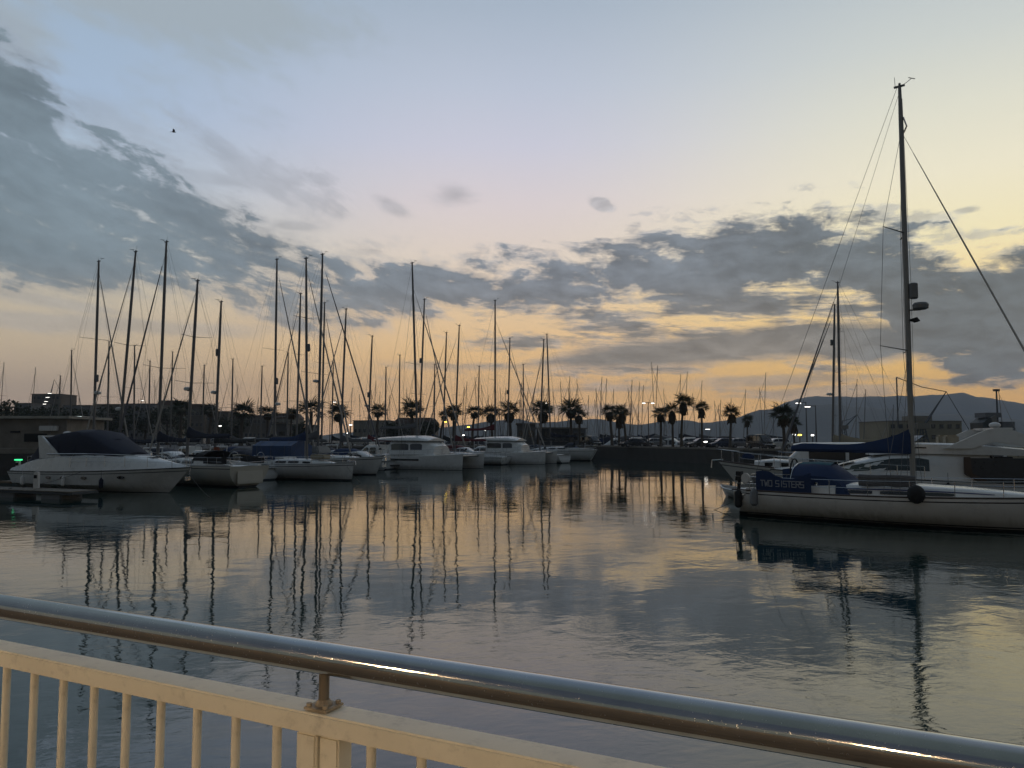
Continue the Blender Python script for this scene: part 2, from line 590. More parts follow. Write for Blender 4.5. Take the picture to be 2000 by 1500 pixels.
# ------------------------------------------------------------------ water
def build_water():
    m = bpy.data.materials.new('harbour water')
    m.use_nodes = True
    nt = m.node_tree
    E.nt = nt
    b = nt.nodes['Principled BSDF']
    b.inputs['Base Color'].default_value = (0.010, 0.032, 0.030, 1)
    b.inputs['Roughness'].default_value = 0.015
    b.inputs['IOR'].default_value = 1.62
    tc = nt.nodes.new('ShaderNodeTexCoord')
    sep = nt.nodes.new('ShaderNodeSeparateXYZ')
    nt.links.new(tc.outputs['Object'], sep.inputs[0])
    x, y = E(sep.outputs[0]), E(sep.outputs[1])
    # wave trains run roughly towards the promenade; crests lie across the view, slightly slanted
    u = x * 0.97 + y * 0.22
    v = y * 0.97 - x * 0.22
    h1 = n_noise(nt, n_vec(nt, u * 0.85, v * 1.0, 0), 1.25, 3, 0.5, 0.5)
    h2 = n_noise(nt, n_vec(nt, u * 0.8, v * 1.7 + 3.0, 5), 4.4, 3, 0.5, 0.8)
    h3 = n_noise(nt, n_vec(nt, x * 0.5, y * 1.0, 8), 0.42, 2, 0.5)
    patch = n_noise(nt, n_vec(nt, x * 0.6 + y * 0.1, y, 3), 0.11, 3, 0.5).step(0.40, 0.62)
    hh = h1 * (patch * 0.0070 + 0.0048) + h2 * (patch * 0.0018 + 0.0004) + h3 * 0.012
    bn = nt.nodes.new('ShaderNodeBump')
    bn.inputs['Strength'].default_value = 1.0
    bn.inputs['Distance'].default_value = 1.0
    nt.links.new(hh.s, bn.inputs['Height'])
    nt.links.new(bn.outputs[0], b.inputs['Normal'])
    mb = MB()
    xs = [-7000, -600, -60, 60, 600, 7000]
    ys = [-150, 0, 60, 200, 800, 4600]
    vs = [(a, c, 0) for c in ys for a in xs]
    n = len(xs)
    mb.add(vs, [(j * n + i, j * n + i + 1, (j + 1) * n + i + 1, (j + 1) * n + i) for j in range(len(ys) - 1) for i in range(n - 1)])
    o = mb.build('water', m, kind='structure')
    # sea bed, so the water has a bottom in the harbour
    return o


build_water()

CONC = lambda: mat('weathered concrete', (0.20, 0.18, 0.155), 0.85, var=0.25, nscale=0.6, bump=0.02, dirt=0.35)
CONCD = lambda: mat('wet dark quay stone', (0.045, 0.042, 0.038), 0.7, var=0.3, nscale=0.8, bump=0.03)
ASPH = lambda: mat('asphalt', (0.055, 0.055, 0.056), 0.85, var=0.2, nscale=0.5, bump=0.01)
PAVE = lambda: mat('quay paving', (0.33, 0.31, 0.27), 0.8, var=0.2, nscale=0.4)
LAND = lambda: mat('dusty ground', (0.09, 0.08, 0.065), 0.9, var=0.25, nscale=0.05)


def quay(name, poly, z=2.0, wallm=None, topm=None, cope=True):
    """land with a vertical stone wall; poly is counterclockwise (x, y)"""
    n = len(poly)
    mb = MB()
    mb.add([(x, y, z) for x, y in poly], [tuple(range(n))], 0)
    mb.add([(x, y, z) for x, y in poly] + [(x, y, -1.0 + 0.3) for x, y in poly], [(i, i + n, (i + 1) % n + n, (i + 1) % n) for i in range(n)], 1)
    o = mb.build(name, [topm or ASPH(), wallm or CONCD()], kind='structure')
    return o


# land strip with the palms, right part receding towards the camera
QE = [(-42, 126), (12.5, 141), (14.5, 138), (29.2, 98), (42, 84), (230, 84)]
main_poly = QE + [(230, 118), (52, 118), (40, 150), (16, 172), (-42, 160), (-260, 160), (-260, 73), (-43, 73)]
quay_land = quay('quay_ground', main_poly)
# coping stones along the visible edge, individual blocks
cop = MB().box((0, 0, 0), (2.4, 0.6, 0.26)).build('coping_stone', CONC(), quay_land, bevel=0.02)
first = True
stones = 0
for (a, b) in zip(QE, QE[1:]):
    a, b = Vector(a), Vector(b)
    L = (b - a).length
    if L > 100:
        b = a + (b - a).normalized() * 40
        L = 40
    k = max(1, int(L / 2.5))
    ang = math.atan2((b - a).y, (b - a).x)
    nrm = Vector((-(b - a).y, (b - a).x)).normalized()
    for i in range(k):
        p = a.lerp(b, (i + 0.5) / k) + nrm * 0.26
        o = cop if first else cop.copy()
        if not first:
            COL.objects.link(o)
        first = False
        o.location = (p.x, p.y, 2.05)
        o.rotation_euler = (0, 0, ang)
        o.scale = (L / k * 0.985 / 2.4, 1, 1)
        stones += 1

# pale footway along the edge behind the coping, lying on the land
ep = [Vector(p) for p in QE[:5]] + [Vector((120, 84))]
mb = MB()
inner, outer = [], []
for i, p in enumerate(ep):
    d = (ep[min(i + 1, len(ep) - 1)] - ep[max(i - 1, 0)]).normalized()
    nn = Vector((-d.y, d.x))
    inner.append(p + nn * 0.62)
    outer.append(p + nn * 3.4)
vs = [(p.x, p.y, 2.012) for p in inner] + [(p.x, p.y, 2.012) for p in outer]
k = len(ep)
mb.add(vs, [(i, i + 1, i + 1 + k, i + k) for i in range(k - 1)])
mb.build('quay_pavement', PAVE(), kind='structure')

far_land = quay('far_ground', [(-900, 292), (60, 292), (110, 330), (140, 420), (-100, 900), (-900, 2200)], 1.6, topm=LAND())
port_land = quay('port_ground', [(95, 235), (330, 235), (380, 330), (120, 330)], 1.8, topm=LAND())


# ------------------------------------------------------------------ hills
def hill(name, Y, pts, col, depth, seed):
    rnd = random.Random(seed)
    n = 150
    x0, x1 = pts[0][0], pts[-1][0]
    rows = 9
    vs = []
    ph = [rnd.random() * 6.28 for _ in range(6)]
    for j in range(rows):
        t = j / (rows - 1)
        for i in range(n):
            px = lerp(x0, x1, i / (n - 1))
            py = interp(pts, px) + 0.7 * math.sin(px * 0.11 + ph[0]) + 0.5 * math.sin(px * 0.043 + ph[1]) + 0.35 * math.sin(px * 0.31 + ph[2])
            top = at(px, py, Y)
            foot_y = Y - depth * (1 - t)
            k = sm(t) * (1 - 0.12 * (1 - t) * math.sin(px * 0.05 + ph[3] + t * 5))
            wob = depth * 0.06 * math.sin(px * 0.07 + t * 6 + ph[4])
            zz = max(top.z, 2.0)
            vs.append((top.x * (foot_y / Y), foot_y + wob * (1 - t), lerp(-3, zz, k)))
    fs = [(j * n + i, j * n + i + 1, (j + 1) * n + i + 1, (j + 1) * n + i) for j in range(rows - 1) for i in range(n - 1)]
    # back side
    base = len(vs)
    for i in range(n):
        v = vs[(rows - 1) * n + i]
        vs.append((v[0] * 1.05, v[1] * 1.08 + 300, -3))
    fs += [((rows - 1) * n + i, (rows - 1) * n + i + 1, base + i + 1, base + i) for i in range(n - 1)]
    m = mat(name + ' scrub', col, 0.95, var=0.35, nscale=0.004)
    return MB().add(vs, fs).build(name, m, smooth=True, kind='structure')


hill('near_hills', 2300, [(560, 862), (640, 848), (760, 838), (880, 834), (960, 822), (1010, 818), (1050, 826), (1100, 822), (1160, 818), (1200, 823), (1240, 830), (1290, 824), (1335, 820), (1370, 825), (1410, 823),
                          (1450, 813), (1480, 801), (1520, 797), (1560, 792), (1620, 790), (1700, 796), (1800, 806), (1950, 815), (2150, 838), (2300, 862)], (0.05, 0.06, 0.06), 700, 1)
hill('far_mountain', 3500, [(1420, 862), (1490, 806), (1530, 788), (1560, 778), (1600, 774), (1700, 775), (1780, 773), (1850, 770), (1880, 768), (1905, 774), (1960, 781), (2010, 792), (2080, 808), (2200, 838), (2300, 862)], (0.05, 0.06, 0.06), 900, 2)

# ------------------------------------------------------------------ boat building kit
# boat frame: +X bow, +Y port, Z up from the waterline; origin amidships
def hull_part(root, L, B, fb_s, fb_b, mats, bow_over=0.9, transom=0.75, stern_over=0.35, plumb=False, chine=False, boot=0.12, n=22, name='hull', y0=0.0, draft=0.35, tumble=0.0, round_transom=False):
    """returns (half-beam function, sheer height function)"""
    def half(t):
        if t < 0.42:
            return B / 2 * lerp(transom, 1.0, sm(t / 0.42) * 0.6 + (t / 0.42) * 0.4)
        s = (t - 0.42) / 0.58
        return B / 2 * max(0.012, (1 - s ** (2.2 if not plumb else 2.7)))

    def sheer(t):
        return lerp(fb_s, fb_b, t ** 1.6) - 0.05 * math.sin(math.pi * t)
    rows = [1.0, 0.955, 0.90, 0.86, 0.6, 0.34]
    rings, cols = [], []
    for i in range(n + 1):
        t = i / n
        h, zs = half(t), sheer(t)
        zl = [zs * r for r in rows] + [boot, 0.03, -draft * 0.4, -draft]
        side = []
        for z in zl:
            q = (zs - z) / (zs + draft)
            if chine:
                w = 1 - 0.10 * min(q / 0.55, 1) - (0.85 * ((q - 0.55) / 0.45) ** 1.2 if q > 0.55 else 0)
                w = lerp(w, 1 - q ** 1.1 * 0.95, sm((t - 0.5) / 0.5))
            else:
                e = 2.6 if t < 0.5 else lerp(2.6, 1.5, (t - 0.5) / 0.5)
                w = 1 - 0.97 * q ** e if not plumb else 1 - 0.8 * q ** 4
            x = (t - 0.5) * L
            f = 1 - max(0.0, z) / zs
            x -= bow_over * f * sm((t - 0.7) / 0.3)
            x += stern_over * f * sm((0.12 - t) / 0.12) if stern_over > 0 else 0
            x += (-stern_over) * (1 - f) * sm((0.12 - t) / 0.12) if stern_over < 0 else 0
            side.append((x, max(0.0, w) * h, z))
        ring = [Vector((x, y0 - y, z)) for x, y, z in side] + [Vector((x, y0 + y, z)) for x, y, z in reversed(side)]
        rings.append(ring)
    k = len(rings[0])
    m = k // 2
    mb = MB()
    vs = [p for r in rings for p in r]
    fs, ms = [], []
    for i in range(n):
        for j in range(k - 1):
            a, b = i * k + j, i * k + j + 1
            fs.append((a, b, b + k, a + k))
            jj = min(j, k - 2 - j)
            ms.append(1 if jj == 2 else (2 if jj in (6,) else (3 if jj >= 7 else 0)))
    mb.add(vs, fs)
    mb.m = ms
    # transom, fanned in horizontal strips so that it follows the hull section
    o = len(fs)
    for j in range(m - 1):
        mb.f.append((j, j + 1, k - 2 - j, k - 1 - j))
        mb.m.append(0 if j < 6 else 3)
    hull = mb.build(name, list(mats), root, smooth=True)
    return half, sheer


def deck_part(root, L, half, sheer, material, y0=0.0, name='deck', n=20, camber=0.06, drop=0.03):
    mb = MB()
    vs, fs = [], []
    for i in range(n + 1):
        t = i / n
        x, h, z = (t - 0.5) * L, half(t) * 0.985, sheer(t) - drop
        vs += [(x, y0 - h, z), (x, y0, z + camber), (x, y0 + h, z)]
    for i in range(n):
        for j in range(2):
            a = i * 3 + j
            fs.append((a, a + 1, a + 4, a + 3))
    mb.add(vs, fs)
    return mb.build(name, material, root, smooth=True)


def toe_rail(root, L, half, sheer, material, r=0.022, y0=0.0, n=20):
    mb = MB()
    for s in (-1, 1):
        mb.tube([((i / n - 0.5) * L, y0 + s * half(i / n), sheer(i / n) + r * 0.6) for i in range(n + 1)], r, 4)
    return mb.build('toe_rail', material, root)


def trunk_part(root, pts, zbase, material, name='cabin', y0=0.0, slope=0.82, rim=0.0):
    """pts: (x, half width, height above deck); smooth coachroof loft; returns surface function"""
    rings = []
    for x, w, h in pts:
        z0 = zbase(x) - 0.05
        z1 = zbase(x) + h
        rings.append([Vector((x, y0 - w, z0)), Vector((x, y0 - w * lerp(1, slope, 0.75), lerp(z0, z1, 0.8))), Vector((x, y0 - w * slope * 0.92, z1)), Vector((x, y0 - w * 0.4, z1 + 0.05 + rim)), Vector((x, y0, z1 + 0.07 + rim)),
                      Vector((x, y0 + w * 0.4, z1 + 0.05 + rim)), Vector((x, y0 + w * slope * 0.92, z1)), Vector((x, y0 + w * lerp(1, slope, 0.75), lerp(z0, z1, 0.8))), Vector((x, y0 + w, z0))])
    MB().loft(rings).build(name, material, root, smooth=True)
    xs = [p[0] for p in pts]

    def surf(x, f, side):
        """point on the side of the trunk at x, height fraction f (0 deck, 1 roof edge)"""
        w = interp([(p[0], p[1]) for p in pts], x)
        h = interp([(p[0], p[2]) for p in pts], x)
        z0, z1 = zbase(x) - 0.05, zbase(x) + h
        if f <= 0.8:
            y = w * lerp(1, lerp(1, slope, 0.75), f / 0.8)
        else:
            y = w * lerp(lerp(1, slope, 0.75), slope * 0.92, (f - 0.8) / 0.2)
        return Vector((x, y0 + side * (y + 0.012), lerp(z0, z1, f)))
    return surf


def side_windows(root, surf, spans, f0=0.35, f1=0.75, material=None, name='window', sides=(-1, 1), seg=4, thick=0.02):
    for side in sides:
        for (a, b) in spans:
            mb = MB()
            up, lo = [], []
            for i in range(seg + 1):
                x = lerp(a, b, i / seg)
                e = 0.12 if i in (0, seg) else 0.0
                lo.append(surf(x, lerp(f0, f1, 0.0 + e), side))
                up.append(surf(x, lerp(f0, f1, 1.0 - e), side))
            vs = lo + up
            n = seg + 1
            off = Vector((0, side * thick, 0))
            mb.add(vs + [p + off for p in vs], [(i + 2 * n, i + 1 + 2 * n, i + 1 + 3 * n, i + 3 * n) for i in range(seg)]
                   + [(i, i + 1, i + 1 + 2 * n, i + 2 * n) for i in range(seg)] + [(i + n, i + 1 + n, i + 1 + 3 * n, i + 3 * n) for i in range(seg)]
                   + [(0, n, 3 * n, 2 * n), (seg, seg + n, seg + 3 * n, seg + 2 * n)])
            mb.build(name, material or GLASS(), root)


def rails_part(root, L, half, sheer, h=0.6, t0=0.06, t1=0.86, npost=7, y0=0.0, pulpit=True, pushpit=True, r=0.014, wires=True):
    mb = MB()
    for s in (-1, 1):
        pts = []
        for i in range(npost):
            t = lerp(t0, t1, i / (npost - 1))
            p = Vector(((t - 0.5) * L, y0 + s * half(t) * 0.95, sheer(t)))
            q = p + Vector((0, 0, h))
            mb.tube([p, q], r, 5)
            pts.append(q)
        if wires:
            mb.tube(pts, r * 0.55, 4)
            mb.tube([p - Vector((0, 0, h * 0.48)) for p in pts], r * 0.5, 4)
    mb.build('guard_rail', STEEL(), root)
    if pulpit:
        mb = MB()
        ps = []
        for s in (-1, 1):
            row = []
            for t in (t1, 0.93, 0.985):
                row.append(Vector(((t - 0.5) * L, y0 + s * half(t) * 0.95, sheer(t) + h + 0.04)))
            ps.append(row)
            for q in row:
                mb.tube([q - Vector((0, 0, h + 0.04)), q], r, 5)
        nose = Vector((L * 0.5 + 0.12, y0, sheer(1.0) + h + 0.05))
        mb.tube(ps[0] + [nose] + ps[1][::-1], r * 1.1, 5)
        mb.build('pulpit', STEEL(), root)
    if pushpit:
        mb = MB()
        c = []
        for s in (-1, 1):
            row = [Vector(((t - 0.5) * L, y0 + s * half(t) * 0.95, sheer(t) + h)) for t in (0.12, 0.06, 0.01)]
            c.append(row)
            for q in row:
                mb.tube([q - Vector((0, 0, h)), q], r, 5)
            mb.tube([q - Vector((0, 0, h * 0.5)) for q in row], r, 5)
        mb.tube(c[0] + [Vector((-L * 0.5 + 0.0, y0 - half(0) * 0.4, c[0][2].z))], r * 1.1, 5)
        mb.tube(c[1] + [Vector((-L * 0.5 + 0.0, y0 + half(0) * 0.4, c[1][2].z))], r * 1.1, 5)
        mb.tube([c[0][2] - Vector((0, 0, h * 0.5)), Vector((-L * 0.5 + 0.02, y0, sheer(0.0) + h * 0.45)), c[1][2] - Vector((0, 0, h * 0.5))], r * 0.8, 5)
        mb.build('pushpit', STEEL(), root)


def fender(root, p, r=0.13, l=0.55, m=None):
    p = Vector(p)
    mb = MB().tube([p + Vector((0, 0, l / 2 + 0.08)), p + Vector((0, 0, l / 2)), p + Vector((0, 0, l * 0.36)), p - Vector((0, 0, l * 0.36)), p - Vector((0, 0, l / 2))], [0.02, r * 0.55, r, r, r * 0.45], 10)
    mb.tube([p + Vector((0, 0, l / 2)), p + Vector((0, 0, l / 2 + 0.55))], 0.01, 4)
    mb.build('fender', m or GREYP(), root, smooth=True)


def rig(root, mast_foot, mast_top, bow, stern, half_b, r=0.10, spreaders=(0.42, 0.68), furl=0.06, furl_mat=None, frac=0.96, boom=None, cover=None,
        boom_h=1.5, boom_len=4.5, radar=None, reflector=None, mast_mat=None, chain_y=None, top_gear=True, wire=0.009, back=True, sweep=0.25, boom_lift=0.0, shrouds=True, cover_h=1.0, furl_n=6):
    """mast, spreaders, standing rigging, furled headsail, boom and its cover: each a part of the boat"""
    F, T = Vector(mast_foot), Vector(mast_top)
    ax = T - F
    H = ax.length
    P = lambda f: F + ax * f
    mm = mast_mat or MASTD()
    m = MB().tube([P(0), P(0.75), P(0.93), P(1)], [r, r, r * 0.8, r * 0.62], 8).build('mast', mm, root, smooth=True)
    side = Vector((0, 1, 0))
    if top_gear:
        g = MB()
        g.bar(T + Vector((-0.22, 0, 0.03)), T + Vector((0.2, 0, 0.03)), 0.09, 0.07)
        g.tube([T + Vector((0.1, 0, 0.03)), T + Vector((0.45, 0.03, 0.24))], 0.013, 4)
        g.tube([T + Vector((0.38, -0.12, 0.25)), T + Vector((0.56, 0.16, 0.25))], 0.02, 4)
        g.tube([T + Vector((-0.18, 0.05, 0)), T + Vector((-0.2, 0.05, 0.5))], 0.010, 4)
        g.tube([T + Vector((0, 0, 0)), T + Vector((0, 0, 0.16))], 0.05, 6)
        g.build('masthead_gear', GREYP(), root)
    for f in spreaders:
        w = half_b * (0.86 if f < 0.5 else 0.66)
        for s in (-1, 1):
            a = P(f)
            b = a + Vector((-sweep * w, s * w, 0.05 * w))
            MB().tube([a, b], [0.045, 0.028], 6, flat=0.5).build('spreader', mm, root)
    cy = chain_y or half_b
    if shrouds:
        for s in (-1, 1):
            w = MB()
            base = Vector((F.x - 0.15 - sweep * 0.5, s * cy * 0.96, bow[2] - 0.1))
            pts = [base]
            for f in spreaders:
                ww = half_b * (0.86 if f < 0.5 else 0.66)
                pts.append(P(f) + Vector((-sweep * ww, s * ww, 0.05 * ww)))
            pts.append(P(frac))
            w.tube(pts, wire, 4)
            w.tube([base + Vector((0.25, -s * 0.1, 0)), P(spreaders[0] - 0.01)], wire, 4)
            w.tube([base + Vector((-0.35, -s * 0.1, 0)), P(spreaders[0] - 0.01)], wire, 4)
            w.build('shroud', WIRE(), root)
    B = Vector(bow)
    top = P(frac)
    MB().tube([B, top], wire, 4).build('forestay', WIRE(), root)
    if furl > 0:
        a, b = B.lerp(top, 0.045), B.lerp(top, 0.93)
        MB().tube([a, B.lerp(top, 0.07), B.lerp(top, 0.3), B.lerp(top, 0.7), b], [furl * 0.5, furl * 1.15, furl * 1.05, furl * 0.75, furl * 0.35], furl_n).build('furled_headsail', furl_mat or SAILC(), root, smooth=True)
        MB().tube([B.lerp(top, 0.03), B.lerp(top, 0.037)], furl * 1.9, 8).build('furler_drum', BLKC(), root)
    if back:
        S = Vector(stern)
        MB().tube([S, T + Vector((-0.1, 0, 0))], wire, 4).build('backstay', WIRE(), root)
    if boom is not False:
        g = F + ax * (boom_h / H)
        e = g + Vector((-boom_len, 0, boom_lift))
        MB().tube([g + Vector((-r, 0, 0)), e], [0.085, 0.07], 8).build('boom', mm, root, smooth=True)
        tl = MB().tube([e, P(0.99)], wire * 0.8, 4).build('topping_lift', WIRE(), root)
        if cover is not None:
            rings = []
            for i in range(11):
                t = i / 10
                c = g.lerp(e, t * 0.97)
                hgt = (0.60 * (1 - t) ** 5 + 0.25 - 0.06 * t + 0.03 * math.sin(t * 9)) * cover_h
                wd = 0.16 + 0.05 * math.sin(t * 7 + 1) * (1 - t) + 0.03
                if i == 0:
                    c = c + Vector((-r * 0.2, 0, 0))
                    wd *= 0.8
                if i == 10:
                    wd, hgt = 0.09, 0.14
                ring = []
                for k in range(10):
                    a = 2 * math.pi * k / 10
                    yy, zz = math.cos(a) * wd * (1 - 0.35 * max(0, math.sin(a))), math.sin(a)
                    zz = zz * hgt if zz > 0 else zz * 0.13
                    ring.append(c + Vector((0, yy, zz + 0.04)))
                rings.append(ring)
            MB().loft(rings).build('sail_cover', cover, root, smooth=True)
    if radar is not None:
        f, sx = radar
        a = P(f)
        c = a + Vector((sx * 0.42, 0, 0.10))
        d = MB()
        rg = []
        for zz, rr in ((-0.12, 0.2), (-0.09, 0.29), (0.05, 0.30), (0.13, 0.24), (0.16, 0.1)):
            rg.append([c + Vector((rr * math.cos(2 * math.pi * k / 12), rr * math.sin(2 * math.pi * k / 12), zz)) for k in range(12)])
        d.loft(rg)
        d.build('radar_dome', PLAST(), root, smooth=True)
        MB().bar(a, c + Vector((0, 0, -0.14)), 0.12, 0.05).build('radar_bracket', GREYP(), root)
    if reflector is not None:
        f, sx = reflector
        c = P(f) + Vector((sx * (r + 0.13), 0, 0))
        MB().tube([c - Vector((0, 0, 0.33)), c - Vector((0, 0, 0.27)), c + Vector((0, 0, 0.27)), c + Vector((0, 0, 0.33))], [0.08, 0.14, 0.14, 0.08], 8).build('radar_reflector', GREYP(), root, smooth=True)


def sprayhood(root, x0, x1, w, z, h, m, m2=None):
    """folding canvas hood: closed front, open aft"""
    rings = []
    for t, hh in ((0, 0.05), (0.18, 0.62), (0.42, 0.96), (0.72, 1.0), (1.0, 0.97)):
        x = lerp(x1, x0, t)
        ring = []
        for k in range(9):
            a = math.pi * k / 8
            ring.append(Vector((x, -w * math.cos(a) * (1.0 - 0.05 * (1 - t)), z + h * hh * (math.sin(a) ** 0.55))))
        rings.append(ring)
    mb = MB()
    mb.loft(rings, closed=False)
    inner = [[Vector((p.x, p.y * 0.98, z + (p.z - z) * 0.97)) for p in r] for r in rings]
    mb.loft(inner, closed=False)
    return mb.build('sprayhood', m, root, smooth=True)


def sailboat(label, cat, mast_px, Y, top, heading, L, B=None, fb=(1.0, 1.35), group=None, hullm=None, name='sailing_yacht', cabin=True, cover=None, canvas=None,
             radar=None, reflector=None, furl=0.06, furl_mat=None, spreaders=(0.42, 0.68), r=0.118, bow_over=0.8, stern_over=-0.25, boom_len=None, boom_h=1.6, rails=True, mast_frac=0.08, wind=False,
             transom=0.75, detail=True, mast_mat=None, z_deck_y=None, furl_n=6, wire=0.009):
    """mast_px: picture column of the mast foot, Y: its distance, top: picture point of the masthead"""
    B = B or L * 0.31
    th = R(heading)
    xm = L * mast_frac
    d = ray(mast_px, 856)
    X = d.x * Y / d.y
    org = Vector((X - math.cos(th) * xm, Y - math.sin(th) * xm, 0))
    root = thing(name, label, cat, org, th, group)
    hm = hullm or GEL()
    half, sheer = hull_part(root, L, B, fb[0], fb[1], [hm, BLACKS() if detail else hm, BLACKS(), ANTIF()], bow_over=bow_over, stern_over=stern_over, transom=transom, n=20 if detail else 10)
    deck_part(root, L, half, sheer, GEL2(), n=16 if detail else 8)
    zb = lambda x: sheer(x / L + 0.5) - 0.03
    w = B * 0.5
    if cabin:
        surf = trunk_part(root, [(-L * 0.14, w * 0.66, 0.42), (-L * 0.05, w * 0.70, 0.46), (L * 0.08, w * 0.66, 0.42), (L * 0.2, w * 0.48, 0.30), (L * 0.3, w * 0.28, 0.12), (L * 0.34, w * 0.18, 0.03)], zb, GEL())
        if detail:
            side_windows(root, surf, [(-L * 0.12, -L * 0.02), (L * 0.0, L * 0.09), (L * 0.12, L * 0.18)], 0.4, 0.78)
            # cockpit coamings
            for s in (-1, 1):
                MB().loft([[Vector((x, s * w * a, zb(x) - 0.03)), Vector((x, s * w * (a - 0.03), zb(x) + hh)), Vector((x, s * w * (a - 0.16), zb(x) + hh)), Vector((x, s * w * (a - 0.2), zb(x) - 0.03))] for x, a, hh in
                           ((-L * 0.46, 0.72, 0.12), (-L * 0.3, 0.74, 0.28), (-L * 0.15, 0.74, 0.36))]).build('cockpit_coaming', GEL(), root, smooth=True)
    if detail:
        toe_rail(root, L, half, sheer, GREYP())
        MB().tube([(-L * 0.36 + 0.4 * 0.0, math.cos(a * math.pi / 8) * 0.45, sheer(0.15) + 0.55 + math.sin(a * math.pi / 8) * 0.45) for a in range(17)], 0.02, 5, caps=False).build('steering_wheel', STEEL(), root)
    if rails:
        rails_part(root, L, half, sheer, npost=7 if detail else 5, pulpit=True, pushpit=detail)
    if canvas is not None:
        sprayhood(root, -L * 0.22, -L * 0.10, w * 0.66, zb(-L * 0.15) + 0.38, 0.75, canvas)
    foot = Vector((xm, 0, sheer(0.5 + mast_frac) + (0.42 if cabin else 0.0)))
    tw = at(top[0], top[1], Y)
    M = Matrix.Rotation(-th, 3, 'Z')
    tl = M @ (tw - org)
    # mast follows the measured lean
    if boom_len is None:
        boom_len = L * 0.36
    rig(root, foot, tl, (L * 0.5 - 0.15, 0, sheer(1.0) + 0.05), (-L * 0.49, 0, sheer(0.02)), w, r=r, spreaders=spreaders, furl=furl, furl_mat=furl_mat, cover=cover, boom_len=boom_len, boom_h=boom_h,
        radar=radar, reflector=reflector, mast_mat=mast_mat, furl_n=furl_n, wire=wire)
    return root, half, sheer, zb

# ------------------------------------------------------------------ motor boats: lofted mouldings
def pod(root, st, material, name='cabin', crown=0.08, closed=True, y0=0.0, smooth=True):
    """st: (x, half width low, z low, half width high, z high)"""
    rings = []
    for x, wb, zb, wt, zt in st:
        half = [(-wb, zb), (-lerp(wb, wt, 0.5), lerp(zb, zt, 0.5)), (-lerp(wb, wt, 0.85), lerp(zb, zt, 0.86)), (-wt * 0.9, zt), (-wt * 0.45, zt + crown), (0, zt + crown * 1.25)]
        ring = half + [(-y, z) for y, z in half[-2::-1]]
        rings.append([Vector((x, y0 + y, z)) for y, z in ring])
    return MB().loft(rings).build(name, material, root, smooth=smooth)


def side_glass(root, st, spans, f0, f1, material=None, name='window', sides=(-1, 1), out=0.02, seg=5, skew=0.0, y0=0.0):
    """dark glazing that follows the side of a pod"""
    xs = [s[0] for s in st]
    order = sorted(st, key=lambda s: s[0])

    def P(x, f, side):
        wb, zb, wt, zt = (interp([(s[0], s[i]) for s in order], x) for i in (1, 2, 3, 4))
        return Vector((x, y0 + side * (lerp(wb, wt, f) + out), lerp(zb, zt, f)))
    for side in sides:
        for a, b in spans:
            mb = MB()
            lo = [P(lerp(a, b, i / seg), f0, side) for i in range(seg + 1)]
            up = [P(lerp(a + skew, b + skew * 0.4, i / seg), f1 - (0.15 * (f1 - f0) if i in (0, seg) else 0), side) for i in range(seg + 1)]
            vs = lo + up
            n = seg + 1
            inn = [p - Vector((0, side * 0.05, 0)) for p in vs]
            mb.add(vs + inn, [(i, i + 1, i + 1 + n, i + n) for i in range(seg)] + [(i, i + 1, i + 1 + 2 * n, i + 2 * n) for i in range(seg)] + [(i + n, i + 1 + n, i + 1 + 3 * n, i + 3 * n) for i in range(seg)]
                   + [(0, n, 3 * n, 2 * n), (seg, seg + n, seg + 3 * n, seg + 2 * n)])
            mb.build(name, material or GLASS(), root)


def portholes(root, half, sheer, L, ts, zf, rx=0.22, rz=0.1, sides=(-1, 1), k=0.97):
    for side in sides:
        for t in ts:
            x, z = (t - 0.5) * L, sheer(t) * zf
            d = (half(t + 0.02) - half(t - 0.02)) / (0.04 * L)
            y = half(t) * k
            mb = MB()
            ring0, ring1 = [], []
            for i in range(12):
                a = 2 * math.pi * i / 12
                ring0.append(Vector((x + rx * math.cos(a), side * (y + d * rx * math.cos(a) - 0.03), z + rz * math.sin(a))))
                ring1.append(Vector((x + rx * math.cos(a), side * (y + d * rx * math.cos(a) + 0.045), z + rz * math.sin(a))))
            mb.loft([ring0, ring1]).build('porthole', GLASS(), root)


